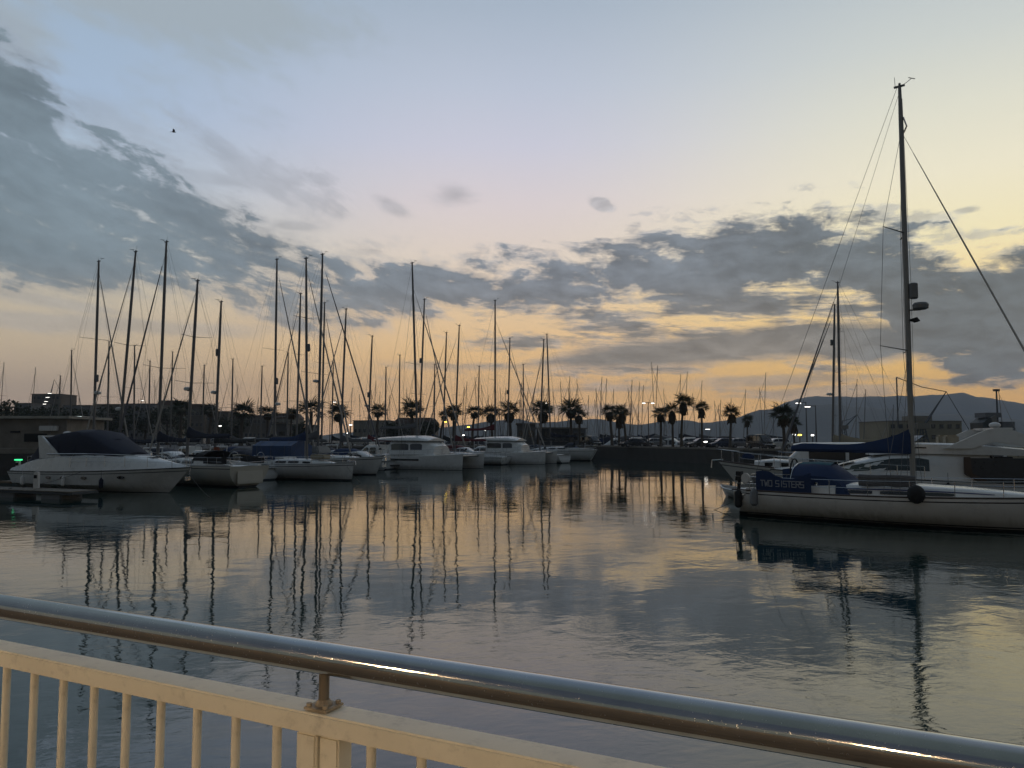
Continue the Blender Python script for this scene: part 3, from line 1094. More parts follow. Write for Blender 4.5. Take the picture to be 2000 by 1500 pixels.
# --- the open motor cruiser with the navy canopy, lower left
def navy_canopy_cruiser():
    L, B = 15.6, 4.3
    th = R(-26)
    org = Vector((-27.2, 52.3, 0))
    root = thing('motor_cruiser', 'white motor cruiser with navy canopy, beside the low finger pontoon at lower left', 'motor boat', org, th)
    half, sheer = hull_part(root, L, B, 1.20, 1.62, [GEL(), GREYP(), GEL(), ANTIF()], bow_over=1.9, stern_over=0.5, chine=True, transom=0.9, boot=0.06)
    # rubbing strake
    toe_rail(root, L, half, sheer, RUBBER(), r=0.035)
    zs = lambda x: sheer(x / L + 0.5)
    hw = lambda x: half(x / L + 0.5)
    st = []
    prof = [(-7.6, 0.25), (-6.6, 0.5), (-5.6, 0.75), (-4.6, 0.95), (-3.4, 1.05), (-2.0, 1.12), (0.0, 1.12), (1.5, 1.08), (3.0, 0.92), (4.6, 0.66), (6.0, 0.38), (7.1, 0.14), (7.72, 0.03)]
    for x, h in prof:
        w = hw(x)
        st.append((x, w * 0.985, zs(x) + 0.02, w * lerp(0.88, 0.35, sm((x + 1) / 9)), zs(x) + h))
    pod(root, st, GEL(), 'deck_moulding', crown=0.06)
    # swim platform
    MB().box((-8.2, 0, 0.42), (1.3, 3.7, 0.14)).build('swim_platform', TEAK(), root, bevel=0.03)
    # radar arch: two swept legs and a cross beam
    for s in (-1, 1):
        MB().prism([(-4.5, 2.1), (-2.2, 2.2), (-3.1, 2.75), (-4.35, 3.62), (-4.75, 3.62), (-4.65, 3.0)], s * 1.72 - 0.09, s * 1.72 + 0.09).build('arch_leg', GEL(), root, bevel=0.03)
    MB().box((-4.55, 0, 3.60), (0.42, 3.62, 0.13)).build('arch_beam', GEL(), root, bevel=0.03)
    # canopy: several panels
    cst = [(-4.35, 1.66, 2.2, 1.5, 3.5), (-3.2, 1.72, 2.22, 1.55, 3.74), (-1.6, 1.78, 2.25, 1.5, 3.92), (-0.3, 1.75, 2.28, 1.45, 3.80), (0.9, 1.6, 2.32, 1.3, 3.25), (2.0, 1.4, 2.34, 1.15, 2.78), (2.9, 1.1, 2.3, 0.8, 2.42)]
    pod(root, cst, NAVYC(), 'cockpit_canopy', crown=0.12)
    for x, a in ((-2.7, 0.0), (-1.0, 0.0), (0.9, 0.0)):
        z0 = interp([(c[0], c[4]) for c in cst], x)
        MB().tube([(x, -interp([(c[0], c[1]) for c in cst], x) - 0.01, 2.3), (x, -interp([(c[0], c[3]) for c in cst], x) * 0.95 - 0.03, z0 - 0.05), (x, 0, z0 + 0.17), (x, interp([(c[0], c[3]) for c in cst], x) * 0.95 + 0.03, z0 - 0.05)], 0.03, 5).build('canopy_seam', NAVYC(), root)
    # aft curtain sloping down to the transom
    cst2 = [(-7.0, 1.35, 1.55, 1.1, 1.62), (-6.2, 1.6, 1.6, 1.3, 2.15), (-5.2, 1.66, 1.9, 1.45, 2.95), (-4.72, 1.68, 2.05, 1.52, 3.46)]
    pod(root, cst2, NAVYC(), 'aft_curtain', crown=0.05)
    # windscreen strip
    MB().tube([(-3.6, -1.86, 2.42), (0.5, -1.86, 2.46), (2.4, -1.45, 2.42), (3.4, -0.6, 2.36), (3.4, 0.6, 2.36), (2.4, 1.45, 2.42), (0.5, 1.86, 2.46), (-3.6, 1.86, 2.42)], 0.035, 5).build('windscreen_rail', STEEL(), root)
    portholes(root, half, sheer, L, (0.30, 0.40, 0.53, 0.72), 0.70, 0.24, 0.095)
    # side vents on the moulding
    rails_part(root, L, half, lambda t: sheer(t) + interp([((p[0] / L) + 0.5, p[1]) for p in prof], t) * 0.30, h=0.62, t0=0.44, t1=0.93, npost=6, pushpit=False, pulpit=True, r=0.016)
    # scoop lines on the foredeck and hatches
    MB().box((4.4, 0, zs(4.4) + 0.78), (0.55, 0.55, 0.06)).build('deck_hatch', GLASS(), root, bevel=0.02)
    MB().tube([(7.2, 0, 1.75), (7.75, 0, 1.62), (7.7, 0, 1.2), (7.5, 0, 1.0)], 0.045, 6).build('anchor', STEEL(), root)
    MB().box((7.55, 0, 0.95), (0.08, 0.36, 0.25)).build('anchor_fluke', STEEL(), root)
    fender(root, (-1.2, -2.28, 0.65), 0.13, 0.6, PLAST())
    fender(root, (-5.6, -2.2, 0.6), 0.13, 0.6, PLAST())
    fender(root, (2.4, -2.2, 0.62), 0.13, 0.6, NAVYC())
    # radar scanner and spare canvas on the arch
    MB().ball((-4.6, 0.2, 3.82), (0.30, 0.30, 0.14), 10).build('radar_dome', PLAST(), root, smooth=True)
    MB().tube([(-4.5, -1.1, 3.65), (-4.6, -1.15, 5.1)], 0.012, 4).build('antenna', GREYP(), root)
    return root


navy_canopy_cruiser()


# --- catamarans
def catamaran(label, bow_px, bow_Y, heading, L, mast_px, top, cover, group=None, roof_m=None, window=True, roof_h=3.35, cover_h=1.0):
    B = L * 0.52
    hb = 1.7
    th = R(heading)
    ax = Vector((math.cos(th), math.sin(th)))
    rt = Vector((math.sin(th), -math.cos(th)))      # starboard, towards the camera
    d = ray(bow_px, 856)
    bow = Vector((d.x * bow_Y / d.y, bow_Y))
    c = bow - ax * (L / 2) - rt * (B / 2 - hb / 2)
    root = thing('catamaran', label, 'catamaran', (c.x, c.y, 0), th, group)
    for s in (-1, 1):
        y0 = s * (B / 2 - hb / 2)
        half, sheer = hull_part(root, L, hb, 1.35, 1.75, [GEL(), GEL(), GEL(), ANTIF()], bow_over=0.12, plumb=True, stern_over=-0.9, transom=0.7, y0=y0, boot=0.10, draft=0.4)
        deck_part(root, L, half, sheer, GEL2(), y0=y0)
        for st in range(3):
            MB().box((-L * 0.5 - 0.25 + st * 0.35, y0, 0.35 + 0.28 * st), (0.4, 1.0, 0.10)).build('transom_step', GEL(), root)
        if window:
            MB().box((-0.06 * L, y0 + s * (hb / 2 + 0.0), 1.08), (L * 0.30, 0.06, 0.20)).build('hull_window', GLASS(), root, bevel=0.03)
    # bridge deck and coachroof
    pod(root, [(-L * 0.42, B / 2 - hb * 0.5, 0.75, B / 2 - hb * 0.5, 1.62), (L * 0.12, B / 2 - hb * 0.5, 0.75, B / 2 - hb * 0.5, 1.72), (L * 0.2, B / 2 - hb * 0.5, 0.9, B / 2 - hb * 0.6, 1.74)], GEL(), 'bridge_deck', crown=0.03)
    bw = B / 2 - hb * 0.42
    cst = [(-L * 0.26, bw, 1.6, bw * 0.93, roof_h - 0.62), (-L * 0.05, bw, 1.62, bw * 0.9, roof_h - 0.62), (L * 0.08, bw * 0.92, 1.65, bw * 0.78, roof_h - 0.66), (L * 0.17, bw * 0.75, 1.68, bw * 0.5, roof_h - 1.2)]
    pod(root, cst, GEL(), 'saloon', crown=0.05)
    side_glass(root, cst, [(-L * 0.24, -L * 0.06), (-L * 0.04, L * 0.07)], 0.34, 0.82, mat('saloon glass', (0.05, 0.055, 0.055), 0.08, var=0, spec=0.8), 'saloon_window', skew=-0.1)
    rst = [(-L * 0.44, bw * 0.95, roof_h - 0.5, bw * 0.9, roof_h - 0.38), (-L * 0.2, bw * 1.02, roof_h - 0.55, bw * 0.96, roof_h - 0.2), (0.0, bw * 0.98, roof_h - 0.56, bw * 0.85, roof_h - 0.2), (L * 0.12, bw * 0.78, roof_h - 0.62, bw * 0.6, roof_h - 0.48)]
    pod(root, rst, roof_m or GEL(), 'hardtop', crown=0.16)
    for s in (-1, 1):
        MB().tube([(-L * 0.42, s * bw * 0.88, 1.6), (-L * 0.42, s * bw * 0.88, roof_h - 0.45)], 0.045, 6).build('hardtop_post', GEL(), root)
    # cross beam and trampoline
    MB().tube([(L * 0.44, -B / 2 + hb / 2, 1.5), (L * 0.44, B / 2 - hb / 2, 1.5)], 0.11, 8).build('crossbeam', ALU(), root)
    MB().box((L * 0.32, 0, 1.42), (L * 0.23, B - hb * 1.7, 0.03)).build('trampoline', BLKC(), root)
    MB().box((-L * 0.3, B * 0.1, 1.9), (L * 0.08, B * 0.4, 0.5)).build('cockpit_seat', TANC(), root, bevel=0.05)
    d = ray(mast_px, 856)
    # mast foot: the point of the centre line seen in that picture column
    k = d.x / d.y
    den = ax.x - k * ax.y
    t = (k * c.y - c.x) / den
    mf = Vector((t, 0, roof_h - 0.25))
    wy = c.y + ax.y * t
    M = Matrix.Rotation(-th, 3, 'Z')
    tl = M @ (at(top[0], top[1], wy) - Vector((c.x, c.y, 0)))
    rig(root, mf, tl, (L * 0.44, 0, 1.6), (-L * 0.48, 0, 1.7), B * 0.28, r=0.13, spreaders=(0.42,), furl=0.075, cover=cover, boom_len=L * 0.42, boom_h=1.2, frac=0.86, back=False, chain_y=B * 0.46, wire=0.015, boom_lift=-0.1, mast_mat=MASTD(), cover_h=cover_h)
    for s in (-1, 1):
        mb = MB()
        y0 = s * (B / 2 - 0.15)
        pts = [Vector((lerp(-L * 0.38, L * 0.45, i / 6), y0 - s * 0.25 * (i / 6) ** 3 * 1.4, lerp(1.4, 1.72, i / 6) + 0.6)) for i in range(7)]
        for q in pts:
            mb.tube([q - Vector((0, 0, 0.6)), q], 0.014, 5)
        mb.tube(pts, 0.008, 4)
        mb.tube([q - Vector((0, 0, 0.3)) for q in pts], 0.007, 4)
        mb.build('guard_rail', STEEL(), root)
    return root


catamaran('white catamaran with long black hull window and grey boom cover', 905, 84, -26, 12.6, 815, (805, 514), GREYC(), roof_h=3.75, cover_h=0.8)
catamaran('white catamaran without hull window, nearest the quay corner', 1066, 102, -24, 11.5, 967, (967, 587), REDC(), window=False, roof_h=3.7)


# --- sailing yachts, left side, front to back
REG = []
def S(*a, **k):
    REG.append(sailboat(*a, **k))
    return REG[-1]


r_ = S('sailing yacht showing its pale transom right beside the navy canopy cruiser', 'sailing yacht', 366, 59.5, (386, 549), 147, 12.8, group=None, fb=(1.5, 1.7),
       cover=NAVYC(), radar=(0.38, 1), furl=0.07, furl_mat=SAILC(), transom=0.84, stern_over=0.25, boom_len=5.2, canvas=BLKC(), hullm=CREAM())
root, half, sheer, zb = r_
# dark spray cloths on its quarter, orange lifebuoy cover, stern gear
for s in (-1, 1):
    MB().box((-4.6, s * 1.62, sheer(0.14) + 0.42), (2.6, 0.03, 0.5)).build('spray_cloth', BLKC(), root)
MB().box((-1.2, -1.0, sheer(0.4) + 0.75), (0.5, 0.25, 1.1)).build('sail_bag', ORANGEC(), root, bevel=0.06)
MB().box((-6.45, 0, 0.7), (0.06, 2.2, 0.9)).build('transom_panel', CREAM(), root, bevel=0.02)
fender(root, (-3.0, -2.05, 0.8), 0.12, 0.6, PLAST())
fender(root, (-0.3, -2.1, 0.8), 0.12, 0.6, NAVYC())

S('sailing yacht with the tallest mast of the left group and single crosstrees', 'sailing yacht', 309, 62.5, (325, 473), 150, 14.5, cover=NAVYC(), furl=0.085, furl_mat=SAILD(), spreaders=(0.42,), canvas=NAVYC(), mast_mat=MASTD(), r=0.12, fb=(1.1, 1.5))
S('sailing yacht with raked mast, second tall mast from the low wall', 'sailing yacht', 231, 66, (265, 492), 150, 14, cover=NAVYC(), radar=(0.24, 1), furl=0.065, furl_mat=SAILC(), canvas=NAVYC(), spreaders=(0.22, 0.55))
S('sailing yacht with radar right of its mast, first tall mast from the wall', 'sailing yacht', 183, 69, (193, 511), -30, 13.5, cover=BLKC(), radar=(0.32, 1), reflector=(0.40, 1), furl=0.07, furl_mat=SAILC(), spreaders=(0.2, 0.60), fb=(1.2, 1.6), canvas=BLKC())
S('shorter sailing yacht with reflector and radar dome left of its mast', 'sailing yacht', 420, 68, (432, 590), 148, 11.8, cover=BLKC(), radar=(0.42, 1), reflector=(0.68, 1), furl=0.0, spreaders=(0.33,), canvas=TANC())
S("sailing yacht with black boom cover behind the blue tarpaulin", "sailing yacht", 536, 80, (541, 507), -30, 14.5, cover=BLKC(), radar=(0.26, 1), reflector=(0.38, 1), furl=0.08, furl_mat=SAILC(), spreaders=(0.2, 0.54), canvas=BLKC())
S('sailing yacht with plain mast just left of the two tallest central masts', 'sailing yacht', 579, 88, (587, 574), 150, 13, cover=GREYC(), furl=0.07, furl_mat=SAILD(), spreaders=(0.28, 0.62))
# hull C, the clean white sloop in front
r_ = S('clean white sloop with plumb bow to the right and wide black waterline band, centre left', 'sailing yacht', 600, 66, (598, 505), -28, 12.2, fb=(1.25, 1.45), cover=BLUEC(), reflector=(0.55, 1), furl=0.065, furl_mat=SAILC(), bow_over=0.25, spreaders=(0.28, 0.70), r=0.11, transom=0.88, stern_over=-0.5)
root, half, sheer, zb = r_
portholes(root, half, sheer, 12.2, (0.22,), 0.66, 0.2, 0.08)
MB().box((2.4, 0.1, zb(2.4) + 0.62), (1.5, 1.0, 0.36)).build('liferaft_bundle', TANC(), root, bevel=0.08)
MB().box((-1.6, 0.2, zb(-1.6) + 0.55), (1.0, 1.6, 0.16)).build('companionway_hatch', GEL2(), root, bevel=0.04)
MB().tube([(5.4, 0, 1.62), (6.2, 0, 1.58), (6.25, 0, 1.3)], 0.05, 6).build('anchor', STEEL(), root)
# hull D with the anchors
r_ = S('sailing yacht with anchor hanging from its bow, right behind the white sloop', 'sailing yacht', 621, 76, (630, 497), -22, 16.2, fb=(1.25, 1.75), cover=GREYC(), radar=(0.36, -1), furl=0.075, furl_mat=SAILD(), spreaders=(0.40,), r=0.125, mast_frac=0.04, canvas=GREYC())
root, half, sheer, zb = r_
MB().tube([(7.4, 0, 1.95), (8.3, 0, 1.85), (8.35, 0, 1.35), (8.1, 0.0, 0.9)], 0.07, 6).build('anchor', STEEL(), root)
MB().box((8.15, 0, 0.95), (0.12, 0.7, 0.4)).build('anchor_fluke', PLAST(), root, ) 
MB().box((-0.5, 0, zb(0) + 1.0), (4.2, 2.3, 0.7), taper=0.85).build('tender_cover', mat('pale grey canvas', (0.22, 0.22, 0.22), 0.9), root, bevel=0.12)
S('short dark mast yacht tucked right behind the two tallest central masts, bow to the right', 'sailing yacht', 628, 96, (634, 592), -30, 12.5, cover=NAVYC(), furl=0.09, furl_mat=SAILC(), spreaders=(0.3, 0.6))
S('sailing yacht with furled sail leaning left over the palm with dark skirt', 'sailing yacht', 665, 90, (676, 604), 150, 13, cover=GREYC(), furl=0.075, furl_mat=SAILC(), spreaders=(0.36,))
S('small sailing yacht with two dark fittings low on its mast, left of the catamaran boom', 'sailing yacht', 718, 97, (727, 657), 150, 11.5, cover=REDC(), furl=0.0, radar=(0.40, 1), reflector=(0.5, 1), spreaders=(0.3,))
S('sailing yacht whose mast rises right beside the big catamaran mast', 'sailing yacht', 818, 100, (829, 585), -30, 13.5, cover=NAVYC(), furl=0.08, furl_mat=SAILC(), reflector=(0.6, -1), spreaders=(0.38,))
S('sailing yacht with furled sail leaning left, between the big catamaran and the yellow lamps', 'sailing yacht', 865, 112, (872, 650), 150, 12.5, cover=BLKC(), furl=0.07, furl_mat=SAILC(), spreaders=(0.4,), detail=False)
r_ = S('maroon covered yacht showing a pale rounded transom between the two catamarans', 'sailing yacht', 888, 104, (897, 636), 158, 13.0, cover=REDC(), furl=0.06, furl_mat=SAILC(), spreaders=(0.45,), transom=0.8, stern_over=0.3, hullm=GEL())
S('slim sailing yacht with a reflector halfway up, behind the roof of the second catamaran', 'sailing yacht', 991, 122, (996, 661), -32, 12.5, cover=GREYC(), furl=0.06, reflector=(0.52, -1), spreaders=(0.5,), detail=False)
S('sailing yacht with thin left mast of the close pair above the grey harbour office', 'sailing yacht', 1054, 112, (1062, 664), 128, 9.6, cover=BLKC(), furl=0.05, spreaders=(0.5,), detail=False, fb=(1.2, 1.3))
S('outermost white yacht beside the quay corner with its sloping stern towards open water', 'sailing yacht', 1076, 121, (1068, 653), 166, 12.2, cover=NAVYC(), furl=0.06, furl_mat=SAILC(), spreaders=(0.28, 0.6), detail=True, stern_over=0.9, fb=(1.7, 1.7), canvas=NAVYC())
S('sailing yacht with stubby mast seen behind the low harbour wall and kiosk', 'sailing yacht', 138, 112, (140, 685), -30, 11.5, cover=BLKC(), furl=0.06, furl_mat=SAILC(), spreaders=(0.4,), detail=False)
# right side, behind
S('taller of two close masts behind the trawler yacht, with furled sails leaning left', 'sailing yacht', 1641, 80, (1636, 552), 150, 14.5, cover=TANC(), furl=0.085, furl_mat=SAILD(), spreaders=(0.42, 0.72), r=0.13, boom_len=5)
S('shorter of two close masts behind the trawler yacht, with small radar near its foot', 'sailing yacht', 1625, 86, (1630, 596), 152, 14, cover=TANC(), furl=0.10, furl_mat=SAILC(), radar=(0.40, 1), reflector=(0.75, 1), spreaders=(0.26, 0.55), r=0.13)

# ------------------------------------------------------------------ the near white sloop on the right
LETTERS = {  # 3x5 strokes
    'T': [((0, 5), (3, 5)), ((1.5, 5), (1.5, 0))], 'W': [((0, 5), (0.7, 0)), ((0.7, 0), (1.5, 3.4)), ((1.5, 3.4), (2.3, 0)), ((2.3, 0), (3, 5))],
    'O': [((0, 0), (3, 0)), ((3, 0), (3, 5)), ((3, 5), (0, 5)), ((0, 5), (0, 0))], 'S': [((3, 5), (0, 5)), ((0, 5), (0, 2.5)), ((0, 2.5), (3, 2.5)), ((3, 2.5), (3, 0)), ((3, 0), (0, 0))],
    'I': [((1.5, 0), (1.5, 5))], 'E': [((3, 5), (0, 5)), ((0, 5), (0, 0)), ((0, 0), (3, 0)), ((0, 2.5), (2.4, 2.5))],
    'R': [((0, 0), (0, 5)), ((0, 5), (3, 5)), ((3, 5), (3, 2.6)), ((3, 2.6), (0, 2.6)), ((1.4, 2.6), (3, 0))],
}


def lettering(root, text, o, ux, uz, nrm, h, wgap, material, name='lettering'):
    """flat printed strokes, 3 mm proud of the cloth"""
    o, ux, uz, nrm = Vector(o), Vector(ux), Vector(uz), Vector(nrm)
    mb = MB()
    cx = 0.0
    s = h / 5.0
    t = s * 0.75
    for ch in text:
        if ch == ' ':
            cx += h * 0.55
            continue
        for k, (a, b) in enumerate(LETTERS[ch]):
            A = o + ux * (cx + a[0] * s) + uz * (a[1] * s) + nrm * (0.003 + 0.0006 * k)
            B = o + ux * (cx + b[0] * s) + uz * (b[1] * s) + nrm * (0.003 + 0.0006 * k)
            d = (B - A).normalized()
            w = d.cross(nrm) * t / 2
            A, B = A - d * t / 2, B + d * t / 2
            mb.add([A - w, B - w, B + w, A + w], [(0, 1, 2, 3)])
        cx += 3 * s + wgap if ch != 'I' else 2.2 * s + wgap
    return mb.build(name, material, root, kind='stuff')


def hero():
    L, B = 13.6, 4.15
    th = R(-40)
    ca, sa = math.cos(th), math.sin(th)
    near = onz(1445, 1008)             # stern end of the waterline, near side
    org = Vector((near.x, near.y, 0)) + Vector((ca, sa, 0)) * (L / 2 - 0.35) + Vector((-sa, ca, 0)) * (B * 0.37)
    root = thing('sailing_yacht', 'large white sloop nearest on the right, with blue sprayhood, lettered cloth and tall mast', 'sailing yacht', org, th)
    half, sheer = hull_part(root, L, B, 1.16, 1.36, [GEL(), BLACKS(), BLACKS(), ANTIF()], bow_over=0.95, stern_over=-0.75, transom=0.74, n=30, boot=0.17)
    deck_part(root, L, half, sheer, GEL2(), n=30)
    toe_rail(root, L, half, sheer, WOODB(), r=0.035, n=30)
    # thin pale line inside the dark waterline band
    mb = MB()
    for s in (-1,):
        n = 30
        lo, up = [], []
        for i in range(n + 1):
            t = 0.03 + 0.9 * i / n
            zs = sheer(t)
            def yy(z):
                q = (zs - z) / (zs + 0.35)
                e = 2.6 if t < 0.5 else lerp(2.6, 1.5, (t - 0.5) / 0.5)
                return (1 - 0.97 * q ** e) * half(t) + 0.012
            def xx(z):
                f = 1 - z / zs
                return (t - 0.5) * L - 0.95 * f * sm((t - 0.7) / 0.3) + 0.75 * (1 - f) * sm((0.12 - t) / 0.12)
            lo.append((xx(0.085), s * yy(0.085), 0.085))
            up.append((xx(0.115), s * yy(0.115), 0.115))
        k = n + 1
        mb.add(lo + up, [(i, i + 1, i + 1 + k, i + k) for i in range(n)])
    mb.build('waterline_stripe', GEL(), root)
    w = B / 2
    zb = lambda x: sheer(x / L + 0.5) - 0.03
    # long low coachroof with blue line
    pts = [(-2.3, w * 0.64, 0.40), (-1.2, w * 0.68, 0.44), (0.6, w * 0.66, 0.42), (2.2, w * 0.55, 0.33), (3.6, w * 0.40, 0.20), (4.9, w * 0.2, 0.05)]
    surf = trunk_part(root, pts, zb, GEL())
    side_windows(root, surf, [(-2.0, -0.9), (-0.6, 0.5), (0.9, 2.0)], 0.30, 0.58)
    side_windows(root, surf, [(-2.2, 3.3)], 0.64, 0.74, mat('blue stripe tape', (0.01, 0.02, 0.12), 0.4, var=0), 'coachroof_stripe', seg=8, thick=0.012)
    # cockpit
    for s in (-1, 1):
        MB().loft([[Vector((x, s * w * a, zb(x) - 0.03)), Vector((x, s * w * (a - 0.03), zb(x) + hh)), Vector((x, s * w * (a - 0.16), zb(x) + hh)), Vector((x, s * w * (a - 0.2), zb(x) - 0.03))] for x, a, hh in
                   ((-6.2, 0.70, 0.14), (-4.4, 0.74, 0.30), (-2.3, 0.74, 0.40))]).build('cockpit_coaming', GEL(), root, smooth=True)
        for wx in (-3.1, -4.0):
            MB().tube([(wx, s * w * 0.66, zb(wx) + 0.3), (wx, s * w * 0.66, zb(wx) + 0.36), (wx, s * w * 0.66, zb(wx) + 0.5)], [0.10, 0.07, 0.08], 10).build('winch', STEEL(), root, smooth=True)
    # wheel with spokes on a pedestal
    wz, wx = zb(-4.5) + 0.92, -4.5
    mb = MB().tube([(wx, math.cos(a * math.pi / 10) * 0.52, wz + math.sin(a * math.pi / 10) * 0.52) for a in range(21)], 0.032, 6, caps=False)
    for a in range(6):
        mb.tube([(wx, 0, wz), (wx, math.cos(a * math.pi / 3) * 0.52, wz + math.sin(a * math.pi / 3) * 0.52)], 0.012, 5)
    mb.build('steering_wheel', BLKC(), root)
    MB().box((wx + 0.22, 0, zb(wx) + 0.5), (0.28, 0.32, 1.0), taper=0.75).build('pedestal', GEL(), root, bevel=0.03)
    # canvas: lettered dodger cloths, sprayhood
    for s in (-1, 1):
        cl = MB()
        a0, a1 = -5.65, -3.15
        rows = []
        for i in range(9):
            x = lerp(a0, a1, i / 8)
            y = s * (half(x / L + 0.5) * 0.95 + 0.035)
            rows.append([Vector((x, y, zb(x) + 0.08)), Vector((x, y + s * (0.014 * math.sin(i * 1.7) + 0.02), zb(x) + 0.4)), Vector((x, y, zb(x) + (0.90, 0.95, 0.92, 0.74, 0.64, 0.62, 0.68, 0.80, 0.92)[i]))])
        cl.loft(rows, closed=False)
        cl.loft([[p - Vector((0, s * 0.012, 0)) for p in r] for r in rows], closed=False)
        c = cl.build('weather_cloth', BLUEC(), root, smooth=True)
        if s < 0:
            x = -5.42
            y0 = -(half(x / L + 0.5) * 0.95 + 0.05)
            x2 = -3.3
            y1 = -(half(x2 / L + 0.5) * 0.95 + 0.05)
            ux = Vector((x2 - x, y1 - y0, zb(x2) - zb(x))).normalized()
            nr = Vector((ux.y, -ux.x, 0)).normalized()
            lettering(c, 'TWO SISTERS', Vector((x, y0, zb(x) + 0.28)) + nr * 0.016, ux, (0, 0, 1), nr, 0.245, 0.045, mat('white print', (0.24, 0.26, 0.30), 0.7, var=0.15))
    z0 = zb(-2.6) + 0.40
    sh = sprayhood(root, -4.15, -1.75, w * 0.72, z0 - 0.38, 1.28, BLUEC())
    MB().loft([[Vector((x, -0.98 * math.cos(math.pi * k / 6), z0 - 0.38 + 1.3 * hh * (math.sin(math.pi * k / 6) ** 0.5 if k not in (0, 6) else 0.55) + 0.012)) for k in range(1, 6)] for x, hh in ((-4.18, 0.98), (-3.4, 1.01), (-2.75, 0.985))], closed=False).build('hood_top', TEALC(), root, smooth=True)
    MB().tube([(-4.16, -w * 0.72 * math.cos(math.pi * k / 10), z0 - 0.38 + 1.27 * math.sin(math.pi * k / 10) ** 0.55) for k in range(11)], 0.025, 5).build('hood_bow', STEEL(), root)
    # rails, stern gear
    rails_part(root, L, half, sheer, h=0.62, t0=0.10, t1=0.88, npost=8, r=0.016)
    for s in (-1, 1):
        y = s * half(0.03) * 0.8
    # ball fender and tube fenders, deck bundles
    MB().ball((0.9, -w * 1.02, sheer(0.57) + 0.15), (0.33, 0.33, 0.36), 14).build('ball_fender', BLKC(), root, smooth=True)
    # rolled awning lashed on the coachroof side
    rnd = random.Random(4)
    mb = MB()
    for i in range(3):
        mb.tube([(lerp(-1.4, 0.7, k / 6), -w * 0.62 + 0.02 * rnd.uniform(-1, 1), zb(0) + 0.52 + 0.12 * i + 0.03 * rnd.uniform(-1, 1)) for k in range(7)], [0.10 + 0.03 * rnd.random() for _ in range(7)], 8)
    mb.build('lashed_bundle', GREYC(), root, smooth=True, kind='stuff')
    for sx, sy, rr in ((-6.75, -1.1, 0.15), (-6.5, -1.55, 0.17)):
        fender(root, (sx, sy, 0.75), rr, 0.75, TANC() if rr < 0.16 else BLKC())
    fender(root, (-5.6, -1.95, 0.88), 0.17, 0.7, GREYP())
    # outboard on the pushpit
    mb = MB().box((-6.55, -1.25, 1.78), (0.28, 0.36, 0.42), taper=0.8)
    mb.tube([(-6.55, -1.25, 1.62), (-6.62, -1.25, 1.05)], 0.07, 6)
    mb.tube([(-6.62, -1.25, 1.12), (-6.66, -1.25, 0.95)], [0.16, 0.03], 6)
    mb.build('outboard_motor', BLKC(), root, bevel=0.0)
    MB().loft([[Vector((-6.1 + 0.2 * math.cos(a), -1.62 - 0.07 + 0.14 * k, 1.70 + 0.24 * math.sin(a))) for a in (i * math.pi / 6 for i in range(12))] for k in range(2)]).build('horseshoe_buoy', PLAST(), root, bevel=0.03)
    MB().box((-6.3, 0.5, 1.55), (0.5, 0.8, 0.35)).build('stern_locker', GREYC(), root, bevel=0.06)
    # swim ladder and stern step
    mb = MB()
    for yy in (-0.2, 0.2):
        mb.tube([(-6.95, yy, 1.75), (-7.0, yy, 0.7)], 0.015, 5)
    for i in range(4):
        mb.tube([(-6.97, -0.2, 0.85 + 0.25 * i), (-6.97, 0.2, 0.85 + 0.25 * i)], 0.015, 5)
    mb.build('boarding_ladder', STEEL(), root)
    # rig
    k = (1783 - 1000) / 1511 / math.cos(PITCH) * 1.0
    d = ray(1784, 950)
    kk = d.x / d.y
    t = (kk * org.y - org.x) / (ca - kk * sa)
    foot = Vector((t, 0, zb(t) + 0.42))
    wy = org.y + sa * t
    M = Matrix.Rotation(-th, 3, 'Z')
    tl = M @ (at(1757, 170, wy) - org)
    rig(root, foot, tl, (L * 0.5 - 0.2, 0, sheer(1.0) + 0.06), (-L * 0.5 + 0.2, 0, sheer(0.02)), w, r=0.105, spreaders=(0.33, 0.625), furl=0.040, frac=0.885, cover=BLUEC(), boom_len=5.1, boom_h=1.35, boom_lift=0.06,
        radar=None, wire=0.009, mast_mat=mat('dull alloy mast', (0.20, 0.205, 0.20), 0.5, metal=0.3, var=0.1), cover_h=1.15, sweep=0.35, furl_n=8, furl_mat=mat('pale furled genoa', (0.45, 0.44, 0.42), 0.9, var=0.1))
    ax = tl - foot
    P = lambda f: foot + ax * f
    # reflector tube, radome on a bracket and floodlight on the front of the mast
    def on_front(f, dx, dz=0.0):
        return P(f) + Vector((dx, 0, dz))
    c = on_front(0.477, 0.26)
    MB().tube([c - Vector((0, 0, 0.33)), c - Vector((0, 0, 0.29)), c + Vector((0, 0, 0.29)), c + Vector((0, 0, 0.33))], [0.12, 0.17, 0.17, 0.12], 12).build('radar_reflector', GREYP(), root, smooth=True)
    c = on_front(0.438, 0.50)
    MB().loft([[c + Vector((rr * math.cos(2 * math.pi * q / 14), rr * math.sin(2 * math.pi * q / 14), zz)) for q in range(14)] for zz, rr in ((-0.15, 0.2), (-0.1, 0.30), (0.05, 0.31), (0.13, 0.25), (0.16, 0.08))]).build('radar_dome', GREYP(), root, smooth=True)
    MB().bar(on_front(0.43, 0.05), on_front(0.43, 0.5, -0.02), 0.14, 0.05).build('radar_bracket', GREYP(), root)
    MB().tube([on_front(0.405, 0.1), on_front(0.405, 0.32), on_front(0.40, 0.34)], [0.05, 0.12, 0.14], 8).build('deck_light', BLKC(), root)
    MB().tube([on_front(0.92, 0.1), on_front(0.895, 0.22), on_front(0.88, 0.1)], 0.035, 6).build('halyard_crane', STEEL(), root)
    MB().tube([foot + Vector((0, 0, 0.0)), foot + Vector((0, 0, 0.1))], 0.2, 10).build('mast_collar', GREYP(), root)
